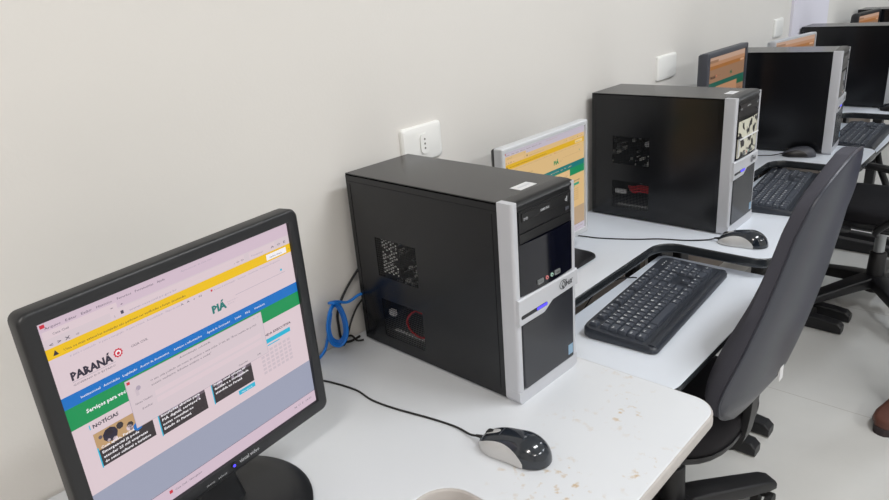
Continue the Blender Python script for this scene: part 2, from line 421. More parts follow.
# ------------------------------------------------------------------ computer towers
TW, TD, TH = 0.169, 0.41, 0.36
def tower(label, loc, rz, vents=True, painted_reflection=False, top_label=True, H=TH, seamed=False):
    """origin at the back left bottom corner; front faces -y, left side is x = 0"""
    t = thing('computer_tower', label, 'computer', loc, rz, 'black and silver computer towers on the desks')
    W = TW; Df = 0.380; H0 = 0.004
    # case: top, bottom, back, right side - a folded sheet with thickness
    b = bmesh.new()
    e = 0.0015
    box(b, 0.001, W - 0.001, -Df, 0, H - 0.0025, H, bev=0.0008)
    box(b, 0.001, W - 0.001, -Df, 0, H0, H0 + e)
    box(b, 0.001, W - 0.001, -e, 0, H0 + e, H - 0.0025)
    box(b, W - 0.0025, W, -Df, 0, H0, H, bev=0.0008)
    box(b, 0.004, W - 0.004, -Df + 0.004, -Df + 0.006, H0 + e, H - 0.003)
    obj('case_body', b, M['case'], t)
    # left side panel with real perforations
    b = bmesh.new()
    x0, x1 = -0.0005, 0.0010
    V = [(0.068, 0.180, 0.162, 0.242), (0.068, 0.182, 0.030, 0.112)] if vents else []
    ys = sorted({0.0015, Df - 0.0005} | {v for a in V for v in a[:2]}); zs = sorted({H0 + 0.001, H - 0.0035} | {v for a in V for v in a[2:]})
    for i in range(len(ys) - 1):
        for k in range(len(zs) - 1):
            cy, cz = (ys[i] + ys[i + 1]) / 2, (zs[k] + zs[k + 1]) / 2
            if any(a[0] < cy < a[1] and a[2] < cz < a[3] for a in V): continue
            box(b, x0, x1, -ys[i + 1], -ys[i], zs[k], zs[k + 1])
    bmesh.ops.remove_doubles(b, verts=b.verts[:], dist=1e-5)
    # folded lip lines of the sheet metal
    box(b, -0.0012, -0.0005, -Df + 0.004, -0.006, H - 0.0155, H - 0.0145)
    box(b, -0.0012, -0.0005, -Df + 0.012, -Df + 0.0128, 0.02, H - 0.02)
    box(b, -0.0012, -0.0005, -0.0128, -0.012, 0.02, H - 0.02)
    if seamed: box(b, -0.0016, -0.0004, -Df + 0.002, -0.004, 0.026, 0.030)
    sp = obj('side_panel', b, M['case'], t)
    b = bmesh.new()
    for (a0, a1, z0, z1) in V:
        px = 0.0046; ny = int(round((a1 - a0) / px)); nz = int(round((z1 - z0) / px))
        sy, sz = (a1 - a0) / ny, (z1 - z0) / nz
        for i in range(ny):
            for k in range(nz):
                if math.sin(i * 0.8) > 0.965 : 
                    pass
                o = 0.5 * sz if i % 2 else 0
                cy, cz = a0 + (i + 0.5) * sy, z0 + (k + 0.5) * sz
                q = [(cy - sy / 2, cz - sz / 2), (cy + sy / 2, cz - sz / 2), (cy + sy / 2, cz + sz / 2), (cy - sy / 2, cz + sz / 2)]
                s = 0.72
                r = [(cy + (p[0] - cy) * s, cz + (p[1] - cz) * s) for p in q]
                vo = [b.verts.new((0.0, -p[0], p[1])) for p in q]; vi = [b.verts.new((0.0, -p[0], p[1])) for p in r]
                for m_ in range(4): b.faces.new((vo[m_], vo[(m_ + 1) % 4], vi[(m_ + 1) % 4], vi[m_]))
    if vents:
        bmesh.ops.remove_doubles(b, verts=b.verts[:], dist=1e-5)
        obj('vent_mesh', b, M['case'], sp)
        # innards seen through the vents
        b = bmesh.new(); box(b, 0.062, 0.065, -0.26, -0.012, 0.07, 0.31, 0)
        rnd = random.Random(3)
        for _ in range(110):
            y = -0.03 - rnd.random() * 0.17; z = 0.09 + rnd.random() * 0.18; s = 0.002 + rnd.random() * 0.008
            box(b, 0.062 - 0.004 - rnd.random() * 0.02, 0.062, y - s, y, z, z + s * (0.6 + rnd.random()), rnd.choice((1, 1, 2, 3, 3)))
        if not painted_reflection:      # white specks paint in the light showing through the upper vent
            for k in range(7):
                for j in range(11):
                    if rnd.random() < 0.85: box(b, 0.010, 0.012, -0.076 - k * 0.0064, -0.073 - k * 0.0064, 0.166 + j * 0.0068 + (k % 2) * 0.0034, 0.169 + j * 0.0068 + (k % 2) * 0.0034, 3)
            box(b, 0.012, 0.0125, -0.118, -0.070, 0.160, 0.243, 2)
        obj('motherboard', b, [M['pcb'], M['steel'], M['case_dark'], M['white_plastic']], t)
        b = bmesh.new(); cyl(b, (0.040, -0.160, 0.218), (-1, 0, 0), 0.008, 0.008, 0.012, 20, 1); cyl(b, (0.061, -0.160, 0.218), (-1, 0, 0), 0.024, 0.024, 0.018, 24, 0)
        for k in range(9):
            a = 2 * PI * k / 9
            tube(b, [(0.038, -0.160 + 0.007 * math.cos(a), 0.218 + 0.007 * math.sin(a)), (0.039, -0.160 + 0.024 * math.cos(a + .4), 0.218 + 0.024 * math.sin(a + .4))], 0.0024, 4, 0, 2)
        obj('cooling_fan', b, [M['satin_black'], M['label']], t, True)
        b = bmesh.new(); box(b, 0.016, 0.145, -0.20, -0.02, H0 + 0.0016, 0.034, 0); box(b, 0.012, 0.02, -0.105 if painted_reflection else -0.085, -0.07, 0.070, 0.082, 1)
        for k in range(12): box(b, 0.018, 0.024, -0.185 + k * 0.0095, -0.181 + k * 0.0095, 0.030, 0.037, 1)
        obj('drive_cage', b, [M['steel'], M['label']], t)
        b = bmesh.new()
        if painted_reflection:
            for k in range(3):
                tube(b, [(0.02, -0.19, 0.095 - k * 0.007), (0.016, -0.15, 0.098 - k * 0.008), (0.018, -0.125, 0.092 - k * 0.007), (0.04, -0.10, 0.085)], 0.0034, 6)
        else:
            tube(b, [(0.02, -0.185, 0.088), (0.014, -0.15, 0.100), (0.012, -0.125, 0.078), (0.014, -0.125, 0.055), (0.02, -0.15, 0.040), (0.05, -0.18, 0.036)], 0.0022, 6)
        obj('data_cable', b, M['red_cable'], t, True)
    # front bezel: silver frame
    b = bmesh.new()
    yb, yf = -Df, -TD
    # left flank strip and frame, depth direction lofted so the outer corner is round
    def col(xa, xb, z0, z1, r, side):
        # a vertical strip with a rounded outer front corner; side -1 left, +1 right
        pts = []
        if side < 0: base = [(xa, yb), (xb, yb), (xb, yf), (xa, yf)]; R = [0, 0, 0.001, r]
        else: base = [(xa, yb), (xb, yb), (xb, yf), (xa, yf)]; R = [0, 0, r, 0.001]
        P = round_poly(base, R, 5)
        rings(b, [[(p[0], p[1], z) for p in P] for z in (z0, z1)])
    col(-0.002, 0.011, 0.0242, H + 0.0015, 0.006, -1)
    col(W - 0.009, W + 0.002, 0.0242, H - 0.002, 0.005, 1)
    # bottom bar with rounded corner
    P = round_poly([(-0.002, 0.0), (W + 0.002, 0.0), (W + 0.002, 0.024), (-0.002, 0.024)], [0.010, 0.010, 0, 0], 5)
    rings(b, [[(p[0], y, p[1]) for p in P] for y in (yb, yf - 0.0005)])
    # middle band: rises to the right, lower edge steps
    P = [(0.0, 0.150), (0.070, 0.150), (0.082, 0.1575), (0.094, 0.165), (W + 0.001, 0.1675), (W + 0.001, 0.197), (0.0, 0.199)]
    rings(b, [[(p[0], yb, p[1]) for p in P], [(p[0], yf - 0.002, p[1]) for p in P], [(p[0] * 0.985 + 0.0012, yf - 0.0045, 0.176 + (p[1] - 0.176) * 0.90) for p in P]])
    fr = obj('front_bezel', b, M['silver'], t, True)
    b = bmesh.new(); box(b, 0.010, W - 0.008, yf + 0.003, yb, 0.024, H - 0.004, bev=0.0)
    obj('bezel_core', b, M['satin_black'], t)
    # top cap, curved down at the front
    b = bmesh.new()
    prof = [(yb, H - 0.004), (yb, H + 0.001), (yf + 0.012, H + 0.001), (yf + 0.004, H - 0.001), (yf, H - 0.006), (yf + 0.001, H - 0.009), (yf + 0.01, H - 0.009)]
    rings(b, [[(x, p[0], p[1]) for p in prof] for x in (0.0112, W - 0.002)])
    obj('top_cap', b, M['satin_black'], t, True, sharp=50)
    # optical drive
    b = bmesh.new(); box(b, 0.016, W - 0.011, yf + 0.0005, yf + 0.004, 0.308, 0.344, bev=0.001); box(b, 0.022, W - 0.018, yf - 0.001, yf + 0.002, 0.326, 0.341, bev=0.001)
    od = obj('optical_drive', b, M['satin_black'], t)
    b = bmesh.new(); box(b, W - 0.030, W - 0.020, yf - 0.0022, yf - 0.0002, 0.3135, 0.3185, bev=0.0006)
    obj('eject_button', b, M['monitor_grey'], od)
    for word, px_, pz_, sz_, wd_ in (('SAMSUNG', 0.070, 0.331, 0.006, 0.024), ('DVD', 0.026, 0.3285, 0.006, 0.011), ('d', W - 0.031, 0.329, 0.012, 0.007)):
        b = bmesh.new(); text(b, word, sz_, Matrix.Translation((px_, yf - 0.0013, pz_)) @ Matrix.Rotation(PI / 2, 4, 'X'), bold=0.0001, width=wd_)
        obj('printed_text', b, M['text_white'], od)
    b = bmesh.new(); box(b, 0.016, W - 0.011, yf + 0.0005, yf + 0.004, 0.2905, 0.3065, bev=0.001)
    obj('drive_bay_cover', b, M['satin_black'], t)
    # glossy panel, slightly bowed
    b = bmesh.new(); R = []
    for k in range(13):
        x = 0.0135 + (W - 0.022) * k / 12; y = yf + 0.001 - 0.004 * math.sin(PI * k / 12) ** 0.8
        R.append([(x, yf + 0.006, 0.200), (x, y, 0.200), (x, y, 0.289), (x, yf + 0.006, 0.289)])
    rings(b, R); gp = obj('gloss_panel', b, M['gloss_black'], t, True)
    if painted_reflection:  # cream and black patch paints a room reflection onto the gloss panel
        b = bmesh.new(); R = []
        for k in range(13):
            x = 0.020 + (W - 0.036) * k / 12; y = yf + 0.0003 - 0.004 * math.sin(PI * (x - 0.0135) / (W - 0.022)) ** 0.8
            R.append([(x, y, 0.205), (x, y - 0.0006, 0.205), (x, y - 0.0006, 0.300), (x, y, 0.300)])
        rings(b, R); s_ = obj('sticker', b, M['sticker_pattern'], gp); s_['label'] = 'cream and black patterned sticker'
        b = bmesh.new(); box(b, 0.022, W - 0.018, yf - 0.0065, yf - 0.004, 0.252, 0.255); box(b, 0.022, 0.025, yf - 0.005, yf - 0.002, 0.21, 0.255)  # pale lines belong to the painted reflection
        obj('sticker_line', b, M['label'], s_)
    # ports
    for x in (0.062, 0.110):
        b = bmesh.new(); box(b, x - 0.0075, x + 0.0075, yf - 0.0048, yf + 0.001, 0.2075, 0.2155, bev=0.0008)
        u = obj('usb_port', b, M['steel'], t)
        b = bmesh.new(); box(b, x - 0.005, x + 0.005, yf - 0.0048, yf - 0.004, 0.2105, 0.2128); obj('port_tongue', b, M['satin_black'], u)
    for x, mm in ((0.080, 'jack_pink'), (0.094, 'jack_green')):
        b = bmesh.new(); cyl(b, (x, yf + 0.001, 0.212), (0, -1, 0), 0.0034, 0.0034, 0.0055, 16, 0); cyl(b, (x, yf - 0.0044, 0.212), (0, -1, 0), 0.0016, 0.0016, 0.0004, 12, 1)
        obj('audio_jack', b, [M[mm], M['satin_black']], t, True)
    # slot with blue light and logo on the band
    b = bmesh.new(); P = rrect(0.006, 0.078, 0.1625, 0.1690, 0.003)
    prism(b, P, lambda p: (p[0], yf - 0.0042, p[1]), lambda p: (p[0], yf - 0.0050, p[1]))
    pw = obj('power_slot', b, M['gloss_black'], t)
    b = bmesh.new(); box(b, 0.048, 0.076, yf - 0.0056, yf - 0.0049, 0.1640, 0.1680, bev=0.0005); obj('power_light', b, M['led'], pw)
    b = bmesh.new(); R0 = Matrix.Rotation(PI / 2, 4, 'X')
    text(b, 'Qbex', 0.019, Matrix.Translation((0.118, yf - 0.0049, 0.1765)) @ R0, bold=0.0004, width=0.034, shear=0.2)
    # oval ring round the Q
    n = 28; A = []
    for rr in (1.0, 0.85):
        A.append([(0.124 + 0.0105 * rr * math.cos(2 * PI * k / n + 0), yf - 0.0048 - 0.0002, 0.1828 + 0.0088 * rr * math.sin(2 * PI * k / n)) for k in range(n)])
    rings(b, A, cap0=False, cap1=False)
    obj('logo', b, M['text_dark'], t)
    b = bmesh.new(); box(b, 0.118, 0.134, yf - 0.0012, yf + 0.001, 0.1560, 0.1605, bev=0.001); obj('reset_button', b, M['silver'], t)
    # lower smoked panel
    b = bmesh.new()
    P = round_poly([(0.0115, 0.0245), (W - 0.0095, 0.0245), (W - 0.0095, 0.1655), (0.094, 0.163), (0.070, 0.149), (0.0115, 0.149)], [0.01, 0.003, 0, 0, 0, 0.004], 5)
    rings(b, [[(p[0], yb - 0.01, p[1]) for p in P], [(p[0], yf - 0.0005, p[1]) for p in P], [(0.085 + (p[0] - 0.085) * 0.98, yf - 0.0018, 0.094 + (p[1] - 0.094) * 0.98) for p in P]])
    lp = obj('lower_panel', b, M['lower_panel'], t, True)
    b = bmesh.new(); box(b, W - 0.027, W - 0.013, yf - 0.0022, yf - 0.0012, 0.033, 0.053); s2 = obj('badge', b, M['label_blue'], lp)
    if top_label:
        b = bmesh.new(); box(b, 0.072, 0.116, -0.371, -0.348, H, H + 0.0005)
        box(b, 0.078, 0.110, -0.362, -0.357, H + 0.0005, H + 0.0007, 1)
        obj('label_sticker', b, [M['label'], M['silver']], t)
    b = bmesh.new()
    for fx in (0.02, W - 0.02):
        for fy in (-0.03, -0.34): cyl(b, (fx, fy, 0), (0, 0, 1), 0.008, 0.009, 0.0045, 16)
    obj('rubber_foot', b, M['rubber'], t)
    return t
tower('nearest black computer tower, a label sticker on its top, beside the blue cable', (0.749, 0.020, 0), -0.028)
tower('black computer tower with a cream patterned sticker on its front panel', (1.687, 0.036, 0), 0.0, painted_reflection=True)
tower('third black computer tower, plain unvented side, behind the patterned-sticker one', (2.603, 0.036, 0), 0.11, vents=False, top_label=False, seamed=True)
tower('fourth black computer tower, plain side, standing by the lilac pilaster', (3.575, 0.036, 0), 0.0, vents=False, top_label=False, seamed=True)
tower('farthest dark computer tower at the upper right edge of the photo', (4.56, 0.03, 0), 0.0, vents=False, top_label=False)

# ------------------------------------------------------------------ monitors
def palette(kind):
    P = dict(
        pink=dict(page=(216, 197, 203), strip=(206, 184, 198), yellow=(234, 188, 0), blue=(0, 108, 190), green=(0, 142, 78), dlg=(210, 194, 200), line=(200, 184, 192),
                  teal=(34, 176, 208), grey=(152, 156, 176), ink=(72, 66, 82), soft=(170, 156, 172), white=(240, 236, 240), photo1=(52, 44, 46), photo2=(186, 150, 106), photo3=(96, 84, 92), red=(200, 40, 60), logo=(20, 116, 110), dark=(40, 34, 52)),
        orange=dict(page=(212, 178, 124), strip=(186, 178, 190), yellow=(214, 168, 26), blue=(20, 112, 112), green=(14, 132, 84), dlg=(216, 180, 130), line=(196, 160, 110),
                    teal=(40, 150, 120), grey=(176, 150, 120), ink=(110, 84, 60), soft=(176, 140, 96), white=(226, 196, 140), photo1=(110, 90, 60), photo2=(180, 140, 80), photo3=(130, 104, 70), red=(190, 80, 40), logo=(30, 130, 80), dark=(70, 54, 40)),
        brown=dict(page=(140, 106, 80), strip=(178, 146, 126), yellow=(150, 98, 48), blue=(24, 84, 70), green=(14, 84, 58), dlg=(168, 124, 92), line=(140, 100, 70),
                   teal=(50, 110, 90), grey=(130, 100, 76), ink=(96, 64, 46), soft=(140, 100, 74), white=(190, 150, 120), photo1=(80, 60, 46), photo2=(130, 94, 66), photo3=(96, 72, 54), red=(150, 60, 40), logo=(30, 90, 60), dark=(56, 40, 32)))[kind]
    keys = list(P); return keys, [glow('screen_%s_%s' % (kind, k), P[k], 1.0, 0.3) for k in keys]
PAL = {k: palette(k) for k in ('pink', 'orange', 'brown')}

def screen_mesh(W, H, kind, detail=2):
    """content plane in local x (0..W), z (H..0), facing -y; thin layered slivers"""
    keys, mats = PAL[kind]; K = {k: i for i, k in enumerate(keys)}
    b = bmesh.new(); sx, sy = W / 0.338, H / 0.287
    def q(u0, v0, u1, v1, c, L):
        y = -0.00012 * L
        vs = [b.verts.new((x * sx, y, H - z * sy)) for x, z in ((u0, v1), (u1, v1), (u1, v0), (u0, v0))]
        f = b.faces.new(vs); f.material_index = K[c]
    def tx(s, u, v, w, h, c, L, bold=0.0):
        m = Matrix.Translation((u * sx, -0.00012 * L, H - v * sy)) @ Matrix.Rotation(PI / 2, 4, 'X')
        text(b, s, h * (1.0 if h < 0.0055 else 1.1) * sy, m, K[c], bold, width=w * sx)
    F = detail >= 2
    q(0, 0, 0.338, 0.287, 'page', 0)
    q(0, 0, 0.338, 0.0175, 'strip', 1); q(0.0, 0.0175, 0.338, 0.0300, 'dlg', 1); q(0.002, 0.0105, 0.084, 0.0195, 'page', 2)
    q(0, 0.0300, 0.338, 0.0425, 'yellow', 1)
    q(0.295, 0.0325, 0.330, 0.0405, 'white', 2)
    if F:
        for s, u, w in (('Arquivo', .006, .017), ('Editar', .028, .012), ('Exibir', .045, .012), ('Histórico', .062, .018), ('Favoritos', .086, .017), ('Ferramentas', .108, .023), ('Ajuda', .136, .010)):
            tx(s, u, 0.0085, w, 0.004, 'ink', 3)
        q(0.002, 0.002, 0.007, 0.006, 'red', 3)
        tx('Casa Civil', 0.012, 0.0168, 0.017, 0.0036, 'ink', 3); tx('x', 0.076, 0.0160, 0.003, 0.003, 'ink', 3); tx('+', 0.088, 0.0165, 0.003, 0.004, 'ink', 3)
        tx('Apresentação da Casa Civil', 0.168, 0.0075, 0.045, 0.0032, 'soft', 3)
        tx('<  >  X', 0.006, 0.0280, 0.022, 0.005, 'ink', 3, 0.0001); tx('o', 0.034, 0.0275, 0.004, 0.004, 'ink', 3)
        q(0.074, 0.0190, 0.260, 0.0285, 'page', 2)
        tx('i', 0.078, 0.0272, 0.001, 0.005, 'soft', 3); q(0.086, 0.0222, 0.0895, 0.0262, 'ink', 3)
        tx('www.casacivil.pr.gov.br', 0.096, 0.0268, 0.062, 0.004, 'soft', 3)
        tx('- O O', 0.243, 0.0262, 0.016, 0.004, 'ink', 3); q(0.268, 0.0190, 0.312, 0.0285, 'page', 2); tx('Pesquisar', 0.272, 0.0262, 0.020, 0.004, 'soft', 3)
        tx('A  O  E', 0.305, 0.0262, 0.026, 0.0045, 'ink', 3)
        # warning triangle
        y = -0.00012 * 3
        f = b.faces.new([b.verts.new(((x) * sx, y, H - z * sy)) for x, z in ((.0065, .0392), (.0125, .0392), (.0095, .0332))]); f.material_index = K['dark']
        tx('Uma ou mais extensões instaladas não puderam ser verificadas e foram desativadas.', 0.018, 0.0388, 0.150, 0.0042, 'dark', 3)
        tx('Saiba mais', 0.300, 0.0385, 0.022, 0.0036, 'ink', 3); tx('x', 0.333, 0.038, 0.003, 0.003, 'ink', 3)
        tx('Ir para o conteúdo   Ir para a navegação   Ir para a busca   Acessibilidade   Mapa do site', 0.022, 0.0478, 0.135, 0.0036, 'soft', 3)
        tx('A   A   o   N', 0.158, 0.0478, 0.030, 0.0036, 'ink', 3)
        tx('Acesso à informação   Serviços   Ouvidoria   Perguntas frequentes', 0.206, 0.0480, 0.110, 0.0034, 'soft', 3); q(0.202, 0.0450, 0.2045, 0.0476, 'red', 3)
        q(0.236, 0.0660, 0.322, 0.0665, 'soft', 3); q(0.314, 0.0600, 0.317, 0.0630, 'teal', 3)
    # logo
    tx('PARANÁ', 0.0165, 0.0745, 0.0475, 0.0118, 'dark', 3, 0.0006)
    if F:
        q(0.0165, 0.0765, 0.066, 0.0770, 'soft', 3); tx('GOVERNO DO ESTADO', 0.0165, 0.0815, 0.0485, 0.0030, 'ink', 3)
    # shield: red disc with a wreath of rays and light centre
    def disc(u, v, r, c, L, n=18, star=0):
        y = -0.00012 * L; pts = []
        for k in range(n):
            rr = r * (0.82 if star and k % 2 else 1)
            pts.append(b.verts.new(((u + rr * math.cos(2 * PI * k / n)) * sx, y, H - (v + rr * math.sin(2 * PI * k / n)) * sy)))
        f = b.faces.new(pts); f.material_index = K[c]
    disc(0.0712, 0.0680, 0.0058, 'red', 3, 20, 1); disc(0.0712, 0.0680, 0.0034, 'white', 4); disc(0.0712, 0.0685, 0.0022, 'red', 5, 5)
    tx('CASA CIVIL', 0.0868, 0.0695, 0.0215, 0.0042, 'ink', 3)
    tx('PIÁ', 0.198, 0.0765, 0.022, 0.0125, 'logo', 3, 0.0007)
    if F: tx('Paraná Inteligência', 0.222, 0.0712, 0.016, 0.0022, 'soft', 3); tx('Artificial', 0.222, 0.0745, 0.010, 0.0022, 'soft', 3)
    q(0, 0.0890, 0.338, 0.1035, 'blue', 1); q(0, 0.1035, 0.338, 0.1240, 'green', 1); q(0, 0.1240, 0.110, 0.1300, 'green', 1)
    if F:
        for s, u, w in (('Institucional', .020, .022), ('Autoridades', .046, .019), ('Legislação', .069, .018), ('Acervo de documentos', .091, .038), ('Serviços e informações', .136, .040), ('Agenda do Governador', .184, .036), ('Links', .228, .010), ('FAQ', .245, .008), ('Ouvidoria', .260, .018)):
            tx(s, u, 0.0985, w, 0.0040, 'white', 3, 0.00003)
        tx('Serviços para você', 0.0208, 0.1185, 0.050, 0.0062, 'white', 3, 0.0002)
    q(0.0, 0.217, 0.338, 0.268, 'grey', 1); q(0, 0.268, 0.338, 0.287, 'strip', 1); q(0, 0.268, 0.338, 0.2686, 'ink', 2)
    # news
    q(0.0185, 0.1335, 0.0197, 0.1395, 'teal', 3); tx('NOTÍCIAS', 0.0225, 0.1395, 0.0305, 0.0058, 'dark', 3, 0.0002)
    rnd = random.Random(5)
    for (u0, v0, u1, v1) in ((0.0200, 0.1465, 0.0885, 0.1900), (0.0955, 0.1500, 0.1625, 0.1960), (0.1725, 0.1500, 0.2380, 0.1960)):
        q(u0, v0, u1, v1, 'photo3', 3)
        if u0 < 0.05:
            q(u0, v0, u1, v0 + 0.022, 'photo2', 4); disc(u0 + 0.018, v0 + 0.010, 0.009, 'dark', 5, 9); disc(u0 + 0.050, v0 + 0.019, 0.006, 'blue', 5, 7)
            for _ in range(9): disc(u0 + 0.006 + rnd.random() * 0.055, v0 + 0.004 + rnd.random() * 0.015, 0.0016 + rnd.random() * 0.003, rnd.choice(('photo1', 'photo3', 'page')), 5, 7)
        else:
            for _ in range(8): disc(u0 + 0.008 + rnd.random() * 0.05, v0 + 0.010 + rnd.random() * 0.016, 0.0016 + rnd.random() * 0.004, rnd.choice(('photo1', 'soft', 'grey')), 4, 7)
        q(u0, v0 + 0.022, u1, v1, 'photo1', 4)
        q(u0 - 0.0003, v0 + 0.018, u0 + 0.0012, v1 + 0.001, 'teal', 6)
        if F:
            L_ = ('Com apoio, Paraná', 'Emergencial já pode', 'atender 25 mil empresas', 'do setor cultural e turístico') if u0 < 0.05 else (('Inscrições abertas para', 'PIÁ digital, serviços e', 'novas consultas no', 'Estado do Paraná') if u0 < 0.1 else ('Novo canal orienta as', 'famílias e a comunidade', 'atendida no Paraná'))
            for k, s in enumerate(L_):
                tx(s, u0 + 0.004, v0 + 0.0215 + 0.0062 * k, min(0.058, 0.0024 * len(s)), 0.0046, 'white', 7, 0.00012)
    q(0.2105, 0.1985, 0.2380, 0.2050, 'teal', 3)
    # right column: agenda and calendar
    tx('AGENDA EXECUTIVA', 0.2560, 0.1445, 0.060, 0.0046, 'dark', 2, 0.0001)
    q(0.2620, 0.1490, 0.3130, 0.1555, 'teal', 3)
    q(0.2540, 0.1620, 0.3130, 0.1990, 'line', 2) if False else None
    for r in range(6):
        for c in range(7):
            q(0.2560 + c * 0.0080, 0.1640 + r * 0.0060, 0.2615 + c * 0.0080, 0.1678 + r * 0.0060, 'line', 3)
    if F:
        q(0.2700, 0.1580, 0.2920, 0.1595, 'teal', 3); tx('Mais agenda', 0.215, 0.2035, 0.018, 0.003, 'white', 4)
    # sign-in dialog lying over the page
    q(0.0680, 0.1050, 0.2690, 0.1680, 'soft', 8); q(0.0685, 0.1055, 0.2685, 0.1675, 'dlg', 9)
    if F:
        q(0.0700, 0.1072, 0.0740, 0.1108, 'red', 10); tx('Autenticação solicitada', 0.140, 0.1112, 0.045, 0.0036, 'ink', 10); tx('x  x', 0.254, 0.1105, 0.010, 0.003, 'soft', 10)
        tx('O site está pedindo um nome de usuário e uma senha. O site diz: "Área restrita do portal,', 0.098, 0.1205, 0.160, 0.0038, 'ink', 10)
        tx('acesso exclusivo. Informe usuário e senha"', 0.098, 0.1262, 0.085, 0.0038, 'ink', 10)
        disc(0.0820, 0.1200, 0.0030, 'soft', 10); q(0.0775, 0.1200, 0.0815, 0.1290, 'line', 10)
        tx('Nome Usuário:', 0.074, 0.1395, 0.022, 0.0036, 'ink', 10); tx('Senha:', 0.080, 0.1490, 0.014, 0.0036, 'ink', 10)
        q(0.100, 0.1345, 0.262, 0.1410, 'page', 10); q(0.100, 0.1440, 0.262, 0.1505, 'page', 10)
        tx('Cancelar', 0.218, 0.1640, 0.016, 0.0034, 'ink', 10); tx('OK', 0.250, 0.1640, 0.006, 0.0034, 'ink', 10)
        # task bar
        q(0.003, 0.2715, 0.010, 0.2785, 'soft', 3); tx('Iniciar', 0.014, 0.2780, 0.02, 0.004, 'ink', 3)
        q(0.085, 0.2730, 0.0895, 0.2775, 'red', 3); tx('Casa Civil - Navegador', 0.093, 0.2775, 0.040, 0.004, 'ink', 3)
        tx('N  U  P  14:25', 0.296, 0.2780, 0.034, 0.004, 'ink', 3)
    return b, mats

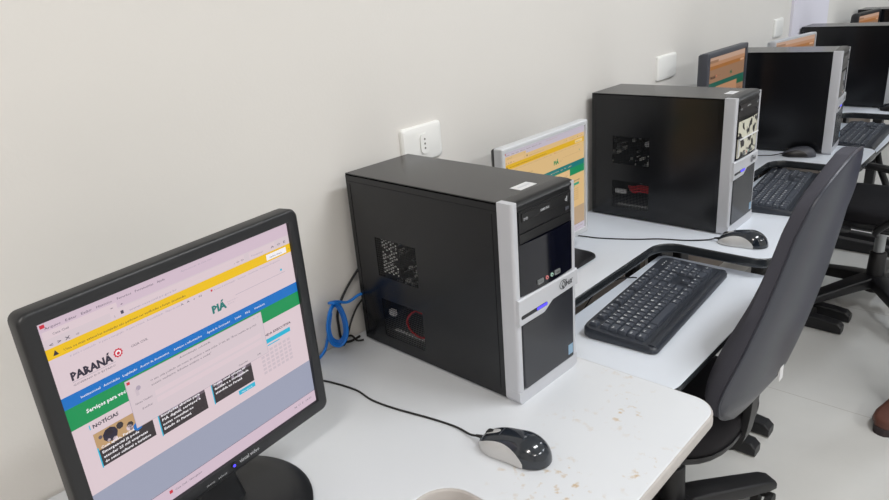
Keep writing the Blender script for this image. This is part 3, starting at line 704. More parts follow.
def monitor(label, base, rz, center, W, H, bz, frame_mat, back_mat, base_kind, scr, detail=1, depth=0.05, rim=0.012, tilt=0.0, group='flat monitors on the desks'):
    """base: world xy of stand; center: world (x,y,z) of the screen's bottom middle; bz: (left/right, top, bottom)"""
    t = thing('computer_monitor', label, 'monitor', (base[0], base[1], 0), rz, group)
    inv = Matrix.Rotation(-rz, 3, 'Z')
    c = inv @ Vector((center[0] - base[0], center[1] - base[1], center[2]))
    s, tp, bt = bz; X0 = c.x - W / 2; y0 = c.y; z0 = c.z
    ow = (X0 - s, X0 + W + s, z0 - bt, z0 + H + tp)
    RT = Matrix.Translation((c.x, y0, z0)) @ Matrix.Rotation(-tilt, 4, 'X') @ Matrix.Translation((-c.x, -y0, -z0))
    def P3(p, y): return RT @ Vector((p[0], y, p[1]))
    # bezel ring
    n = 6; outer = lambda d: rrect(ow[0] + d, ow[1] - d, ow[2] + d, ow[3] - d, max(rim - d * 0.5, 0.002), n)
    inner = lambda d: [(min(max(p[0], X0 - d), X0 + W + d), min(max(p[1], z0 - d), z0 + H + d)) for p in rrect(X0 - d, X0 + W + d, z0 - d, z0 + H + d, 0.0005, n)]
    b = bmesh.new()
    rings(b, [[P3(p, y0 + 0.020) for p in outer(0.001)], [P3(p, y0 + 0.001) for p in outer(0)], [P3(p, y0 - 0.0025) for p in outer(0.0015)], [P3(p, y0 - 0.0035) for p in outer(0.004)],
              [P3(p, y0 - 0.0030) for p in inner(0.0012)], [P3(p, y0 + 0.0006) for p in inner(0.0)], [P3(p, y0 + 0.003) for p in inner(0.0)]], cap0=False, cap1=False)
    fr = obj('bezel', b, frame_mat, t, True, sharp=50)
    b = bmesh.new()
    cxm, czm = (ow[0] + ow[1]) / 2, (ow[2] + ow[3]) / 2
    def sc(k): return [(cxm + (p[0] - cxm) * k, czm + (p[1] - czm) * k) for p in outer(0.003)]
    rings(b, [[P3(p, y) for p in q] for q, y in ((sc(1), y0 + 0.008), (sc(1), y0 + 0.026), (sc(0.97), y0 + 0.034), (sc(0.72), y0 + depth), (sc(0.70), y0 + depth + 0.001))])
    obj('back_cover', b, back_mat, t, True, sharp=40)
    b, mats = screen_mesh(W, H, scr, detail)
    for v in b.verts: v.co = RT @ Vector((v.co.x + X0, y0 + 0.0016 + v.co.y, v.co.z + z0))
    me = bpy.data.meshes.new('screen'); b.to_mesh(me); b.free()
    for m_ in mats: me.materials.append(m_)
    so = bpy.data.objects.new('screen', me); COL.objects.link(so); so.parent = t
    # stand
    if base_kind == 'disc':
        b = bmesh.new(); lathe(b, [(0.118, 0.0), (0.127, 0.002), (0.1275, 0.006), (0.122, 0.011), (0.095, 0.0155), (0.05, 0.018), (0.02, 0.0185)], 56)
        obj('base', b, M['base_black'], t, True, sharp=50)
    else:
        b = bmesh.new(); w2 = 0.12
        R = [[(p[0], p[1], z) for p in rrect(-w2 + d, w2 - d, -0.075 + d, 0.085 - d, 0.02)] for d, z in ((0.002, 0), (0, 0.002), (0.001, 0.008), (0.006, 0.012))]
        rings(b, R); obj('base', b, M['base_black'], t, True, sharp=50)
    b = bmesh.new()
    R = []
    for k, (x_, y_, z_, w_, d_) in enumerate(((0, 0.01, 0.014, 0.040, 0.022), (0, 0.012, 0.05, 0.034, 0.018), (0, max(0.012, y0 + depth * 0.75) , max(0.1, z0 + 0.03), 0.034, 0.016), (0, y0 + depth * 0.85, z0 + 0.11, 0.036, 0.014))):
        R.append([(x_ + p[0], y_ + p[1], z_) for p in rrect(-w_, w_, -d_, d_, 0.010)])
    rings(b, R); obj('neck', b, M['base_black'], t, True, sharp=50)
    if base_kind == 'disc' and detail >= 2:
        fy = y0 - 0.0037
        b = bmesh.new(); text(b, 'visual video', 0.0085, RT @ Matrix.Translation((X0 + 0.186, fy, z0 - 0.0105)) @ Matrix.Rotation(PI / 2, 4, 'X'), width=0.034, bold=0.0001)
        text(b, 'menu', 0.005, RT @ Matrix.Translation((X0 + 0.132, fy, z0 - 0.0125)) @ Matrix.Rotation(PI / 2, 4, 'X'), width=0.012)
        text(b, 'select', 0.005, RT @ Matrix.Translation((X0 + 0.150, fy, z0 - 0.0125)) @ Matrix.Rotation(PI / 2, 4, 'X'), width=0.014)
        obj('printed_text', b, M['text_white'], fr)
        b = bmesh.new(); cyl(b, RT @ Vector((X0 + 0.176, fy + 0.002, z0 - 0.0075)), (0, -1, 0), 0.0042, 0.0038, 0.0035, 20); pb = obj('power_button', b, M['satin_black'], fr, True)
        b = bmesh.new(); cyl(b, RT @ Vector((X0 + 0.176, fy - 0.0014, z0 - 0.0075)), (0, -1, 0), 0.0020, 0.0020, 0.0006, 12); obj('power_light', b, M['led'], pb)
        for k, xx in enumerate((0.1325, 0.1505)):
            b = bmesh.new(); box(b, X0 + xx, X0 + xx + 0.010, fy - 0.0006, fy + 0.001, z0 - 0.0175, z0 - 0.0145, bev=0.0005); obj('control_button', b, M['satin_black'], fr)
    return t

monitor('nearest black monitor with pinkish-white web page, on a round black base', (0.270, -0.208), 0.114, (0.275, -0.245, 0.108), 0.338, 0.287, (0.0185, 0.0175, 0.0205), M['monitor_black'], M['monitor_black'], 'disc', 'pink', 2, depth=0.055, rim=0.012)
monitor('silver-framed monitor with orange-tinted page, behind the nearest tower', (1.270, -0.085), -0.004, (1.270, -0.092, 0.057), 0.328, 0.270, (0.012, 0.013, 0.016), M['silver_white'], M['satin_black'], 'plate', 'orange', 2, depth=0.05, rim=0.004)
monitor('grey-framed monitor with brown-tinted page, behind the second tower', (2.338, -0.06), -0.01, (2.333, -0.100, 0.130), 0.300, 0.262, (0.017, 0.018, 0.02), M['monitor_grey'], M['monitor_grey'], 'disc', 'brown', 1, depth=0.05, rim=0.005)
monitor('pale-topped monitor peeking above the third tower', (3.070, -0.045), -0.136, (3.063, -0.095, 0.099), 0.346, 0.262, (0.008, 0.010, 0.016), M['silver'], M['silver'], 'disc', 'brown', 1, depth=0.05, rim=0.008, tilt=0.0)  # silver frame colour paints in the light on this dark monitor's top
monitor('farthest dark monitor with a round-cornered frame above the fourth tower', (4.350, 0.0 - 0.04), -0.1, (4.350, -0.075, 0.100), 0.300, 0.250, (0.022, 0.018, 0.02), M['monitor_black'], M['monitor_black'], 'disc', 'brown', 1, depth=0.05, rim=0.02)

# ------------------------------------------------------------------ keyboards
def key_cap(b, w, d, h=0.0085, mi=0):
    R = [[(p[0], p[1], z) for p in rrect(-w / 2 + i, w / 2 - i, -d / 2 + i, d / 2 - i * 1.0, 0.0016, 2)] for i, z in ((0, 0), (0.0004, h * 0.35), (0.0019, h * 0.92), (0.0026, h))]
    rings(b, R, mi=mi)
U = 0.0188
def build_keyboard(label, loc, rz):
    t = thing('keyboard', label, 'keyboard', loc, rz, 'black keyboards on the trays')
    Lx, Ly = 0.458, 0.170
    def zt(y): return 0.015 + (y + Ly / 2) / Ly * 0.010
    b = bmesh.new(); R = []
    for i, f in ((0.003, 0.0), (0.0, 0.18), (0.0, 0.75), (0.003, 1.0)):
        R.append([(p[0], p[1], zt(p[1]) * f) for p in rrect(-Lx / 2 + i, Lx / 2 - i, -Ly / 2 + i, Ly / 2 - i, (0.014, 0.014, 0.022, 0.022), 5)])
    rings(b, R)
    body = obj('keyboard_case', b, M['keyboard'], t, True, sharp=40)
    # raised front lip, the smooth wrist edge
    b = bmesh.new(); R = []
    for k in range(9):
        a = PI * k / 8
        R.append((-Ly / 2 + 0.0135 - 0.0095 * math.cos(a), 0.0155 + 0.0035 * math.sin(a)))
    rings(b, [[(x, p[0], p[1]) for p in R] for x in (-Lx / 2 + 0.008, Lx / 2 - 0.008)])
    obj('front_rest', b, M['keyboard'], t, True, sharp=50)
    rows = []; x0 = -Lx / 2 + 0.0145; yt = Ly / 2 - 0.021; V_ = 0.0203
    def row(yy, items): 
        x = x0
        for it in items:
            w, s = it
            if s is not None: rows.append((x + w * U / 2, yy, w, 1, s))
            x += w * U
    G = (0.25, None)
    row(yt, [(1, 'Esc'), (1, None)] + [(1, 'F%d' % k) for k in range(1, 5)] + [(.5, None)] + [(1, 'F%d' % k) for k in range(5, 9)] + [(.5, None)] + [(1, 'F%d' % k) for k in range(9, 13)] + [G, (1, 'Prt'), (1, 'Scr'), (1, 'Pau')])
    y1 = yt - 1.28 * V_
    row(y1, [(1, c) for c in "'1234567890-="] + [(2, 'Back'), G, (1, 'Ins'), (1, 'Hom'), (1, 'PUp'), G, (1, 'Num'), (1, '/'), (1, '*'), (1, '-')])
    row(y1 - V_, [(1.5, 'Tab')] + [(1, c) for c in "QWERTYUIOP"] + [(1, '´'), (1, '['), (1.5, 'Ent'), G, (1, 'Del'), (1, 'End'), (1, 'PDn'), G, (1, '7'), (1, '8'), (1, '9')])
    row(y1 - 2 * V_, [(1.75, 'Caps')] + [(1, c) for c in "ASDFGHJKLÇ"] + [(1, '~'), (1, ']'), (1.25, 'Enter'), G, (3, None), G, (1, '4'), (1, '5'), (1, '6'), (1, '+')])
    row(y1 - 3 * V_, [(1.25, 'Shift'), (1, '\\')] + [(1, c) for c in "ZXCVBNM,.;/"] + [(1.75, 'Shift'), G, (1, None), (1, '^'), (1, None), G, (1, '1'), (1, '2'), (1, '3')])
    row(y1 - 4 * V_, [(1.25, 'Ctrl'), (1.25, 'Win'), (1.25, 'Alt'), (6.25, ''), (1.25, 'AGr'), (1.25, 'Win'), (1.25, 'Men'), (1.25, 'Ctrl'), G, (1, '<'), (1, 'v'), (1, '>'), G, (2, '0'), (1, '.'), (1, 'Ent')])
    rest = bmesh.new(); count = 0
    for i, (x, y, w, d, s) in enumerate(rows):
        b = bmesh.new(); key_cap(b, w * U - 0.0010, V_ - 0.0010)
        if s:
            text(b, s, 0.0086 if len(s) == 1 else 0.0050, Matrix.Translation((-w * U / 2 + 0.0042, 0.0008 if len(s) == 1 else 0.001, 0.00865)), 1, 0.0002 if len(s) == 1 else 0.0001)
        z = zt(y) * 0.985
        if count < 99:
            k = obj('key', b, [M['key'], M['legend']], t, loc=(x, y, z), rot=(math.atan(0.010 / Ly), 0, 0)); count += 1
        else:
            merge(rest, b, None, Matrix.Translation((x, y, z)) @ Matrix.Rotation(math.atan(0.010 / Ly), 4, 'X'))
    k = obj('key', rest, [M['key'], M['legend']], t); k['kind'] = 'stuff'
    b = bmesh.new()
    for q_ in range(3): box(b, 0.172 + 0.012 * q_, 0.176 + 0.012 * q_, yt - 0.001, yt + 0.001, zt(yt), zt(yt) + 0.0008)
    obj('status_light', b, M['legend'], t)
    return t
KZ = -0.055
kb = build_keyboard('black keyboard on the nearest tray, its white legends clearly readable', (1.322, -0.362, KZ), 0.066)
for lab, x, y, rz in (('black keyboard on the second tray, half hidden by the large chair', 2.292, -0.325, 0.10), ('black keyboard on the farthest visible tray, right edge of photo', 3.190, -0.350, 0.04)):
    c = copy_tree(kb); c.location = (x, y, KZ); c.rotation_euler = (0, 0, rz); c['label'] = lab

# ------------------------------------------------------------------ mice
def mouse(label, loc, rz, dark, side, two_tone=True, s=1.0):
    """front (cable end) towards +y"""
    t = thing('computer_mouse', label, 'mouse', loc, rz, 'computer mice on the worktops')
    t.scale = (s, s, s)
    L = 0.122; n = 44; m = 40; J = 11
    def base_(u): return max(0.0, 1 - abs(2 * u - 1) ** 2.7) ** 0.47
    def half(u):   # half width along the length, u 0 rear .. 1 front
        return 0.0325 * base_(u) * (1 - 0.10 * math.exp(-((u - 0.52) / 0.2) ** 2)) * (1.03 - 0.14 * u)
    def hgt(u):
        return 0.0395 * base_(u) ** 1.05 * (1 - 0.50 * max(0, u - 0.30) ** 1.15)
    b = bmesh.new(); R = []
    us = [0.5 - 0.5 * math.cos(PI * (0.012 + 0.976 * k / n)) for k in range(n + 1)]
    def lim(u):   # fraction of the half circumference the pale side covers
        return 0.02 + 0.25 * max(0.0, math.sin(PI * min(1, max(0, (u - 0.26) / 0.90)))) ** 0.7 if u > 0.26 else 0.02
    for u in us:
        w, h = half(u), hgt(u); y = -L / 2 + L * u; l_ = lim(u)
        ring = []
        for k in range(m + 1):
            if k <= J: q_ = l_ * k / J
            elif k >= m - J: q_ = 1 - l_ * (m - k) / J
            else: q_ = l_ + (1 - 2 * l_) * (k - J) / (m - 2 * J)
            a = PI * q_; ca, sa = math.cos(a), math.sin(a)
            ring.append((w * math.copysign(abs(ca) ** 0.8, ca), y, 0.0015 + h * abs(sa) ** 0.78))
        R.append(ring)
    V = [[b.verts.new(p) for p in r] for r in R]
    for i in range(n):
        for k in range(m):
            f = b.faces.new((V[i][k], V[i][k + 1], V[i + 1][k + 1], V[i + 1][k]))
            u = (us[i] + us[i + 1]) / 2
            f.material_index = 1 if (two_tone and u > 0.26 and (k < J or k >= m - J)) else 0
        b.faces.new((V[i][0], V[i + 1][0], V[i + 1][m], V[i][m])).material_index = 2
    for r in (V[0], V[-1]): b.faces.new(r)
    bmesh.ops.remove_doubles(b, verts=b.verts[:], dist=1e-6)
    obj('mouse_body', b, [dark, side, M['rubber']], t, True, sharp=70)
    def top(u): return 0.0015 + hgt(u)
    # wheel surround: a pale oval on the hump line, with the dark wheel in it
    b = bmesh.new(); pts = []
    N = 20
    for ring_s, dz in ((1.0, 0.0002), (0.8, 0.0010)):
        pts.append([(0.0062 * ring_s * math.cos(2 * PI * k / N), -L / 2 + L * (0.80 + 0.115 * ring_s * math.sin(2 * PI * k / N)), top(0.80 + 0.115 * ring_s * math.sin(2 * PI * k / N)) + dz) for k in range(N)])
    rings(b, pts, cap0=False)
    obj('wheel_surround', b, side if two_tone else M['satin_black'], t, True)
    b = bmesh.new(); cyl(b, (-0.0028, -L / 2 + L * 0.83, top(0.83) - 0.0055), (1, 0, 0), 0.0090, 0.0090, 0.0056, 20); obj('scroll_wheel', b, M['rubber'], t, True)
    b = bmesh.new(); box(b, -0.010, 0.010, -L / 2 + L * 0.655, -L / 2 + L * 0.665, top(0.66) - 0.0006, top(0.66) + 0.0004)
    obj('button_split', b, M['monitor_grey'], t)
    b = bmesh.new(); tube(b, [(0, L / 2 - 0.004, 0.010), (0, L / 2 + 0.008, 0.009)], [0.0034, 0.0022], 10, 0, 2); obj('cable_collar', b, M['rubber'], t, True)
    return t
def cable(part, parent, pts, r=0.0018, m=None):
    """world-space path turned into a part of its parent"""
    bpy.context.view_layer.update()
    iw = (Matrix.Translation(parent.location) @ Matrix.Rotation(parent.rotation_euler.z, 4, 'Z') @ Matrix.Diagonal((*parent.scale, 1))).inverted()
    b = bmesh.new(); tube(b, [iw @ Vector(p) for p in pts], r, 8, 0, 8)
    return obj(part, b, m or M['rubber'], parent, True)
m1 = mouse('black and silver mouse on the nearest desk, its cable running to the left', (0.629, -0.457, 0), 0.15, M['mouse_dark'], M['mouse_silver'])
cable('cable', m1, [(0.6205, -0.393, 0.009), (0.620, -0.375, 0.004), (0.6235, -0.340, 0.002), (0.616, -0.289, 0.002), (0.601, -0.22, 0.002), (0.595, -0.166, 0.002), (0.600, -0.12, 0.002), (0.593, -0.07, 0.002), (0.580, -0.03, 0.002), (0.55, 0.0, 0.002), (0.50, 0.02, 0.002)])
m2 = mouse('black and silver mouse in front of the patterned-sticker tower', (1.648, -0.428, 0), 0.20, M['mouse_dark'], M['mouse_silver'])
cable('cable', m2, [(1.634, -0.363, 0.009), (1.628, -0.345, 0.003), (1.60, -0.300, 0.002), (1.575, -0.235, 0.002), (1.545, -0.19, 0.002), (1.52, -0.14, 0.002), (1.50, -0.09, 0.002), (1.49, -0.04, 0.002), (1.47, 0.0, 0.002)])
m3 = mouse('small dark grey mouse in front of the third tower', (2.588, -0.282, 0), 0.35, M['monitor_grey'], M['satin_black'], True, 0.92)
cable('cable', m3, [(2.566, -0.224, 0.008), (2.555, -0.20, 0.003), (2.54, -0.17, 0.002), (2.51, -0.12, 0.002), (2.50, -0.05, 0.002)])
m4 = mouse('tiny far mouse at the right edge beside the fourth tower', (3.535, -0.400, 0), 0.1, M['mouse_dark'], M['satin_black'], True)
kc = cable('cable', kb, [(1.40, -0.262, -0.040), (1.405, -0.245, -0.045), (1.38, -0.215, -0.05), (1.33, -0.18, -0.08), (1.30, -0.13, -0.2)], 0.0018)

# ------------------------------------------------------------------ loose cables behind the nearest tower
def loose(name, label, pts, r, m, cat='cable'):
    b = bmesh.new(); tube(b, pts, r, 8, 0, 10); return tag(obj(name, b, m, None, True), label, cat)
ep = [(0.765, 0.012, 0.100), (0.745, 0.018, 0.104), (0.715, 0.022, 0.098), (0.690, 0.026, 0.108), (0.672, 0.026, 0.112)]
for k in range(3):
    cx, cz, rx, rz = 0.674 + 0.004 * k, 0.066 - 0.002 * k, 0.024 - 0.003 * k, 0.048 - 0.004 * k
    for a in range(90, 90 - 361 if False else -270, -45):
        ep.append((cx + rx * math.cos(math.radians(a)), 0.014 + 0.006 * k + 0.004 * math.sin(math.radians(a * 2)), cz + rz * math.sin(math.radians(a))))
ep += [(0.655, 0.030, 0.030), (0.640, 0.028, 0.012), (0.61, 0.022, 0.006), (0.57, 0.02, 0.005)]
loose('network_cable', 'bright blue network cable coiled in loops against the wall', ep, 0.0030, M['eth_blue'])
loose('power_cable', 'black cable hanging straight down the wall behind the nearest tower', [(0.790, 0.044, 0.16), (0.735, 0.046, 0.115), (0.705, 0.046, 0.075), (0.700, 0.044, 0.04), (0.700, 0.040, 0.012), (0.712, 0.03, 0.006), (0.74, 0.03, 0.006)], 0.0026, M['rubber'])
loose('video_cable', 'black cable curving from the nearest tower down to the desktop loop', [(0.765, 0.032, 0.085), (0.745, 0.034, 0.070), (0.725, 0.034, 0.045), (0.712, 0.034, 0.020), (0.698, 0.030, 0.006), (0.690, 0.024, 0.012), (0.697, 0.022, 0.024), (0.712, 0.022, 0.022), (0.724, 0.020, 0.006), (0.735, 0.012, 0.005)], 0.0022, M['rubber'])

# ------------------------------------------------------------------ chairs
def chair(label, loc, rz, arms, group='office chairs at the desks', base_rot=0.0, recl=0.125):
    """faces +y; origin on the floor under the column"""
    t = thing('office_chair', label, 'chair', loc, rz, group)
    SZ = 0.46
    # seat cushion
    b = bmesh.new(); R = []
    def seat_out(k): 
        N = 36; out = []
        for i in range(N):
            a = 2 * PI * i / N; c, s_ = math.cos(a), math.sin(a)
            x = 0.212 * math.copysign(abs(c) ** 0.62, c); y = 0.215 * math.copysign(abs(s_) ** 0.66, s_)
            out.append((x * k, y * k + 0.05))
        return out
    for k, z in ((0.92, -0.045), (0.985, -0.035), (1.0, -0.012), (0.985, 0.004), (0.93, 0.014), (0.75, 0.018), (0.4, 0.013), (0.1, 0.010)):
        R.append([(p[0], p[1], SZ + z) for p in seat_out(k)])
    rings(b, R); obj('seat', b, M['seat_fabric'], t, True, sharp=60)
    b = bmesh.new(); R = []
    for k, z in ((0.5, -0.075), (0.85, -0.068), (0.97, -0.052), (1.008, -0.040), (1.008, -0.030), (0.98, -0.030)):
        R.append([(p[0], p[1], SZ + z) for p in seat_out(k)])
    rings(b, R); obj('seat_pan', b, M['chair_black'], t, True, sharp=60)
    # backrest: outline widest at the lower third, narrowing to a round top
    zs = [0.53 + (1.085 - 0.53) * i / 26 for i in range(27)]
    def hw(z):
        f = (z - 0.53) / 0.555
        w = 0.222 * (1 - 0.47 * max(0, f - 0.22) / 0.78)
        endb = min(1, f / 0.17); endt = min(1, (1 - f) / 0.16)
        return w * (1 - (1 - endb) ** 2.4 * 0.46) * (1 - (1 - endt) ** 2.6 * 0.72)
    def by(z):   # y of the back face: lumbar bulge, then recline
        f = (z - 0.53) / 0.555
        return -0.212 - recl * max(0, f - 0.15) ** 1.1 - 0.012 * math.sin(PI * min(1, f * 1.3)) + 0.02 * max(0, 0.12 - f) / 0.12
    def section(z, d0, d1, k=1.0, n=18):
        w = hw(z) * k; y = by(z); out = []
        for i in range(n + 1):      # across, curved concave towards the sitter
            x = -w + 2 * w * i / n
            out.append((x, y + d0 + 0.030 * (x / 0.21) ** 2, z))
        back = []
        for i in range(n + 1):
            x = w - 2 * w * i / n
            back.append((x, y + d1 + 0.030 * (x / 0.21) ** 2 , z))
        return out + back
    b = bmesh.new(); R = []
    for i, z in enumerate(zs):
        f = i / 26; sh = min(1, 0.35 + 4 * min(f, 1 - f))
        w = hw(z); y = by(z); n = 22; ring = []
        for k in range(n + 1):
            x = -w + 2 * w * k / n; e = 1 - abs(x / w) ** 6
            ring.append((x, y + 0.006 + 0.030 * (x / 0.21) ** 2, z))
        for k in range(n + 1):
            x = w - 2 * w * k / n; e = (1 - abs(x / w) ** 5)
            ring.append((x, y + 0.030 + (0.016 + 0.036 * math.exp(-((f - 0.25) / 0.27) ** 2)) * e * sh + 0.030 * (x / 0.21) ** 2, z))
        R.append(ring)
    rings(b, R)
    bk = obj('backrest', b, M['fabric'], t, True, sharp=60)
    b = bmesh.new(); R = []
    for i, z in enumerate(zs):
        f = i / 26; w = hw(z) * 0.995; y = by(z); n = 22; ring = []
        sh = min(1, 6 * min(f, 1 - f))
        for k in range(n + 1):
            x = -w + 2 * w * k / n; e = 1 - abs(x / w) ** 4
            ring.append((x, y - 0.014 * e * sh + 0.002 + 0.030 * (x / 0.21) ** 2, z))
        for k in range(n + 1):
            x = w - 2 * w * k / n
            ring.append((x, y + 0.0062 + 0.030 * (x / 0.21) ** 2, z))
        R.append(ring)
    rings(b, R); sh_ = obj('back_shell', b, M['shell'], t, True, sharp=60)
    # piping between cushion and shell
    b = bmesh.new(); loop = [(-hw(z), by(z) + 0.005 + 0.030 * (hw(z) / 0.21) ** 2, z) for z in zs] + [(hw(z), by(z) + 0.005 + 0.030 * (hw(z) / 0.21) ** 2, z) for z in zs[::-1]]
    loop.append(loop[0]); tube(b, loop, 0.0028, 6, 0, 2); obj('piping', b, M['shell'], t, True)
    b = bmesh.new(); box(b, -0.022, 0.000, by(0.60) - 0.0132, by(0.60) - 0.0095, 0.585, 0.620); obj('tag', b, M['label'], sh_)
    # back bar (L bracket)
    b = bmesh.new()
    P = smooth_path([(0, -0.02, SZ - 0.085), (0, -0.12, SZ - 0.088), (0, -0.158, SZ - 0.064), (0, -0.172, SZ + 0.01), (0, -0.176, SZ + 0.10)], 5)
    R = []
    for i, p in enumerate(P):
        d = (P[min(i + 1, len(P) - 1)] - P[max(0, i - 1)]).normalized(); nrm = Vector((0, -d.z, d.y))
        R.append([p + Vector((sx * 0.022, 0, 0)) + nrm * sn * 0.008 for sx, sn in ((-1, -1), (1, -1), (1, 1), (-1, 1))])
    rings(b, R); obj('back_bar', b, M['chair_black'], t, True, sharp=30)
    b = bmesh.new(); box(b, -0.075, 0.075, -0.09, 0.10, SZ - 0.11, SZ - 0.074, bev=0.008); tube(b, [(0.07, 0.0, SZ - 0.095), (0.14, 0.01, SZ - 0.096), (0.19, 0.01, SZ - 0.10)], 0.006, 8)
    obj('mechanism', b, M['chair_black'], t)
    b = bmesh.new(); lathe(b, [(0.020, 0.24), (0.020, 0.355)], 20); obj('gas_lift', b, M['steel'], t, True)
    b = bmesh.new(); lathe(b, [(0.034, 0.075), (0.037, 0.10), (0.034, 0.16), (0.031, 0.245), (0.026, 0.25)], 24); obj('column_cover', b, M['chair_black'], t, True, sharp=50)
    for k in range(5):
        a = base_rot + 2 * PI * k / 5; ca, sa = math.cos(a), math.sin(a)
        b = bmesh.new(); R = []
        for r_, z_, w_, h_ in ((0.025, 0.125, 0.036, 0.050), (0.10, 0.118, 0.033, 0.046), (0.22, 0.100, 0.030, 0.040), (0.30, 0.088, 0.028, 0.034), (0.325, 0.082, 0.024, 0.026)):
            R.append([(r_ * ca - p[0] * sa, r_ * sa + p[0] * ca, z_ + p[1]) for p in rrect(-w_, w_, -h_ / 2, h_ / 2, 0.008, 3)])
        rings(b, R); lg = obj('star_leg', b, M['chair_black'], t, True, sharp=50)
        b = bmesh.new(); cx, cy = 0.305 * ca, 0.305 * sa; ux, uy = -math.sin(a + 0.5), math.cos(a + 0.5)
        for s_ in (-0.026, 0.008): cyl(b, (cx + ux * s_, cy + uy * s_, 0.027), (ux, uy, 0), 0.0265, 0.0265, 0.018, 22)
        cyl(b, (cx, cy, 0.04), (0, 0, 1), 0.007, 0.007, 0.035, 10)
        obj('caster', b, M['rubber'], lg, True, sharp=40)
    if arms:
        for s_ in (-1, 1):
            b = bmesh.new()
            P = [(s_ * 0.22, 0.06, SZ - 0.06), (s_ * 0.285, 0.08, SZ - 0.03), (s_ * 0.29, 0.13, SZ + 0.08), (s_ * 0.285, 0.14, SZ + 0.17), (s_ * 0.28, 0.08, SZ + 0.215), (s_ * 0.28, -0.08, SZ + 0.21), (s_ * 0.28, -0.15, SZ + 0.16), (s_ * 0.285, -0.13, SZ + 0.06), (s_ * 0.27, -0.06, SZ - 0.02), (s_ * 0.22, -0.04, SZ - 0.06)]
            tube(b, P, 0.014, 10); obj('armrest', b, M['chair_black'], t, True)
    return t
chair('large dark grey office chair at the nearest keyboard tray, no armrests', (1.325, -0.412, FZ), 0.0, False, base_rot=-0.50)
chair('black office chair with looped armrests in front of the fourth desk', (3.06, -0.50, FZ), -0.10, True, base_rot=2.62)

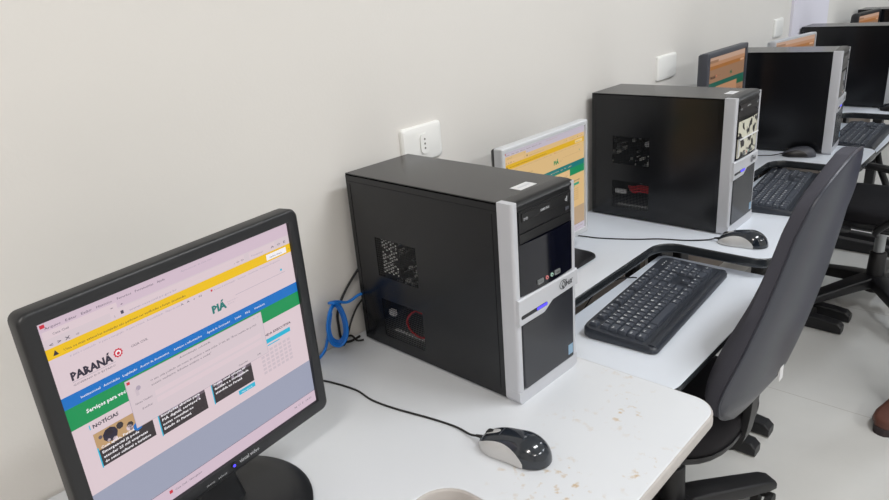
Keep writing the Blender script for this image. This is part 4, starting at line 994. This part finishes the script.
# ------------------------------------------------------------------ person at the right edge: only a shoe and a hem show
def person():
    t = thing('person', 'person in navy jeans and brown shoes standing at the right edge', 'person', (2.285, -0.890, FZ), math.radians(72))
    # local frame: faces +y ; body built by skinning a skeleton
    def skin(name, pts, edges, mtl, parent, lv=2):
        me = bpy.data.meshes.new(name); me.from_pydata([p[:3] for p in pts], edges, [])
        o = bpy.data.objects.new(name, me); COL.objects.link(o); o.parent = parent
        md = o.modifiers.new('skin', 'SKIN'); md.use_smooth_shade = True
        for i, p in enumerate(pts): me.skin_vertices[0].data[i].radius = (p[3], p[4] if len(p) > 4 else p[3]); me.skin_vertices[0].data[i].use_root = (i == 0)
        s_ = o.modifiers.new('sub', 'SUBSURF'); s_.levels = lv; s_.render_levels = lv
        me.materials.append(mtl); return o
    body = [(0, 0, 0.93, 0.135, 0.10), (0, 0.0, 1.12, 0.125, 0.09), (0, 0.0, 1.32, 0.155, 0.10), (0, 0, 1.45, 0.07, 0.06), (0, 0.01, 1.53, 0.055), (0, 0.02, 1.63, 0.078, 0.09), (0, 0.02, 1.70, 0.07, 0.08)]
    ed = [(i, i + 1) for i in range(6)]
    for s_ in (-1, 1):
        i = len(body)
        body += [(s_ * 0.16, 0, 1.41, 0.055), (s_ * 0.19, -0.05, 1.13, 0.042), (s_ * 0.165, -0.08, 0.90, 0.030), (s_ * 0.165, -0.07, 0.83, 0.026, 0.035)]
        ed += [(2, i), (i, i + 1), (i + 1, i + 2), (i + 2, i + 3)]
        for f_, (dx, L_) in enumerate(((-0.024, 0.065), (-0.009, 0.078), (0.007, 0.073), (0.021, 0.058))):
            j = len(body); body += [(s_ * 0.165 + dx * s_, -0.060, 0.79, 0.009), (s_ * 0.165 + dx * s_ * 1.1, -0.048, 0.79 - L_ * 0.6, 0.008), (s_ * 0.165 + dx * s_, -0.06, 0.79 - L_, 0.007)]
            ed += [(i + 3, j), (j, j + 1), (j + 1, j + 2)]
        j = len(body); body += [(s_ * 0.140, -0.035, 0.81, 0.010), (s_ * 0.134, -0.025, 0.775, 0.008)]; ed += [(i + 3, j), (j, j + 1)]
        k = len(body); body += [(s_ * 0.09, 0.0, 0.86, 0.085, 0.095), (s_ * 0.10, 0.01, 0.50, 0.055), (s_ * 0.10, -0.02, 0.09, 0.040), ]
        ed += [(0, k), (k, k + 1), (k + 1, k + 2)]
    bo = skin('body', body, ed, M['skin'], t)
    skin('shirt', [(0, 0, 0.96, 0.150, 0.115), (0, 0, 1.12, 0.140, 0.105), (0, 0, 1.32, 0.168, 0.112), (0, 0, 1.44, 0.085, 0.075), (-0.165, 0, 1.41, 0.064), (-0.187, -0.038, 1.20, 0.054), (0.165, 0, 1.41, 0.064), (0.187, -0.038, 1.20, 0.054)],
         [(0, 1), (1, 2), (2, 3), (2, 4), (4, 5), (2, 6), (6, 7)], M['shirt'], t)
    skin('jeans', [(0, 0, 0.97, 0.145, 0.11), (0, 0, 0.90, 0.15, 0.115), (-0.095, 0, 0.82, 0.098, 0.10), (-0.10, 0.01, 0.50, 0.075), (-0.10, 0.0, 0.22, 0.070), (-0.10, 0.02, 0.08, 0.084), (0.095, 0, 0.82, 0.098, 0.10), (0.10, 0.01, 0.50, 0.075), (0.10, 0.0, 0.22, 0.070), (0.10, 0.02, 0.08, 0.084)],
         [(0, 1), (1, 2), (2, 3), (3, 4), (4, 5), (1, 6), (6, 7), (7, 8), (8, 9)], M['jeans'], t)
    for s_ in (-1, 1):
        def ring(x0, z, prof): return None
        b = bmesh.new(); R = []
        for y, w, h in ((-0.085, 0.020, 0.040), (-0.075, 0.032, 0.070), (-0.02, 0.038, 0.085), (0.05, 0.036, 0.072), (0.11, 0.043, 0.055), (0.16, 0.044, 0.044), (0.19, 0.036, 0.036), (0.205, 0.018, 0.026)):
            R.append([(s_ * 0.10 + p[0], y, 0.022 + p[1]) for p in rrect(-w, w, 0, h, min(w, h) * 0.48, 4)])
        rings(b, R); sh = obj('shoe', b, M['shoe'], t, True, sharp=60)
        b = bmesh.new(); P = []
        N = 28
        for k in range(N):
            a = 2 * PI * k / N; x = math.cos(a); y = math.sin(a); P.append((s_ * 0.10 + 0.046 * math.copysign(abs(x) ** 0.7, x), 0.06 + 0.151 * y))
        rings(b, [[(p[0], p[1], z) for p in P] for z in (0.0, 0.026)]); obj('sole', b, M['sole'], sh, True, sharp=40)
        b = bmesh.new()
        for q_ in range(4): tube(b, [(s_ * 0.10 - 0.02, 0.035 + q_ * 0.018, 0.094 - q_ * 0.006), (s_ * 0.10, 0.037 + q_ * 0.018, 0.100 - q_ * 0.007), (s_ * 0.10 + 0.02, 0.035 + q_ * 0.018, 0.094 - q_ * 0.006)], 0.0025, 6, 0, 3)
        obj('laces', b, M['sole'], sh, True)
    b = bmesh.new(); R = []
    for k in range(10):
        a = k / 9 * PI * 0.62; R.append([(0.083 * math.sin(a + .02) * math.cos(2 * PI * i / 20), 0.012 + 0.100 * math.sin(a + .02) * math.sin(2 * PI * i / 20), 1.665 + 0.11 * math.cos(a) - (0.02 if math.sin(2 * PI * i / 20) < 0 else -0.02) * (k / 9)) for i in range(20)])
    rings(b, R, cap1=False); obj('hair', b, M['hair'], t, True)
    for s_ in (-1, 1):
        b = bmesh.new(); bmesh.ops.create_uvsphere(b, u_segments=12, v_segments=8, radius=0.011)
        obj('eye', b, M['white_plastic'], t, True, loc=(s_ * 0.03, 0.098, 1.645))
        b = bmesh.new(); bmesh.ops.create_uvsphere(b, u_segments=10, v_segments=6, radius=0.016); bmesh.ops.scale(b, vec=(0.5, 0.9, 1.7), verts=b.verts)
        obj('ear', b, M['skin'], t, True, loc=(s_ * 0.080, 0.01, 1.64))
    b = bmesh.new(); rings(b, [[(x * 0.012 * k, 0.10 + k * 0.018, 1.64 - 0.045 * k2) for x in (-1, 0, 1)] for k, k2 in ((0.3, 0), (0.8, 0.5), (1.0, 0.9), (0.2, 1.0))]); obj('nose', b, M['skin'], t, True)
    b = bmesh.new(); box(b, -0.022, 0.022, 0.100, 0.108, 1.575, 1.583, bev=0.003); obj('mouth', b, M['jack_pink'], t, True)
person()

# ------------------------------------------------------------------ ceiling lights
def ceiling_light(label, x, y, power, col=(0.97, 0.985, 1.0)):
    t = thing('ceiling_light', label, 'light', (x, y, CZ), 0, 'ceiling light fittings')
    b = bmesh.new(); box(b, -0.64, 0.64, -0.14, 0.14, -0.05, 0, bev=0.01); obj('housing', b, M['white_plastic'], t)
    b = bmesh.new(); box(b, -0.61, 0.61, -0.115, 0.115, -0.056, -0.051)
    obj('diffuser', b, glow('diffuser_glow', (255, 250, 242), 6.0), t)
    la = bpy.data.lights.new('lamp', 'AREA'); la.shape = 'RECTANGLE'; la.size = 1.2; la.size_y = 0.22; la.energy = power; la.color = col
    lo = bpy.data.objects.new('lamp', la); COL.objects.link(lo); lo.parent = t; lo.location = (0, 0, -0.062)
for i, (x, y, p) in enumerate(((-1.2, -1.5, 31), (1.6, -1.5, 27), (4.4, -1.5, 21), (-1.2, -3.7, 31), (1.6, -3.7, 28), (4.4, -3.7, 24))):
    ceiling_light('white fluorescent ceiling fitting, %s row, %s in line' % (('near', 'far')[i // 3], ('left', 'middle', 'right')[i % 3]), x, y, p, ((1, 0.955, 0.91), (0.94, 0.975, 1.0), (0.84, 0.92, 1.0))[i % 3])

# ------------------------------------------------------------------ world, camera, view
w = bpy.data.worlds.new('World'); S.world = w; w.use_nodes = True
w.node_tree.nodes['Background'].inputs['Color'].default_value = (0.8, 0.85, 1, 1); w.node_tree.nodes['Background'].inputs['Strength'].default_value = 0.3
cx, cy, cz, ya, pi_, ro, f = CAM = (-0.0627, -1.0053, 0.6861, 0.7634, 0.3696, -0.0834, 688.4)
fv = Vector((math.cos(ya) * math.cos(pi_), math.sin(ya) * math.cos(pi_), -math.sin(pi_)))
r = fv.cross(Vector((0, 0, 1))).normalized(); u = r.cross(fv)
c_, s_ = math.cos(ro), math.sin(ro)
R_, U_ = c_ * r + s_ * u, -s_ * r + c_ * u
cam = bpy.data.cameras.new('camera'); co = bpy.data.objects.new('camera', cam); COL.objects.link(co)
cam.sensor_width = 36; cam.lens = f / 889 * 36; cam.clip_start = 0.02
mw = Matrix((R_, U_, -fv)).transposed().to_4x4(); mw.translation = (cx, cy, cz); co.matrix_world = mw
S.camera = co
S.view_settings.view_transform = 'Standard'; S.view_settings.look = 'None'; S.view_settings.gamma = 1; S.view_settings.use_curve_mapping = False
S.view_settings.exposure = 0.0
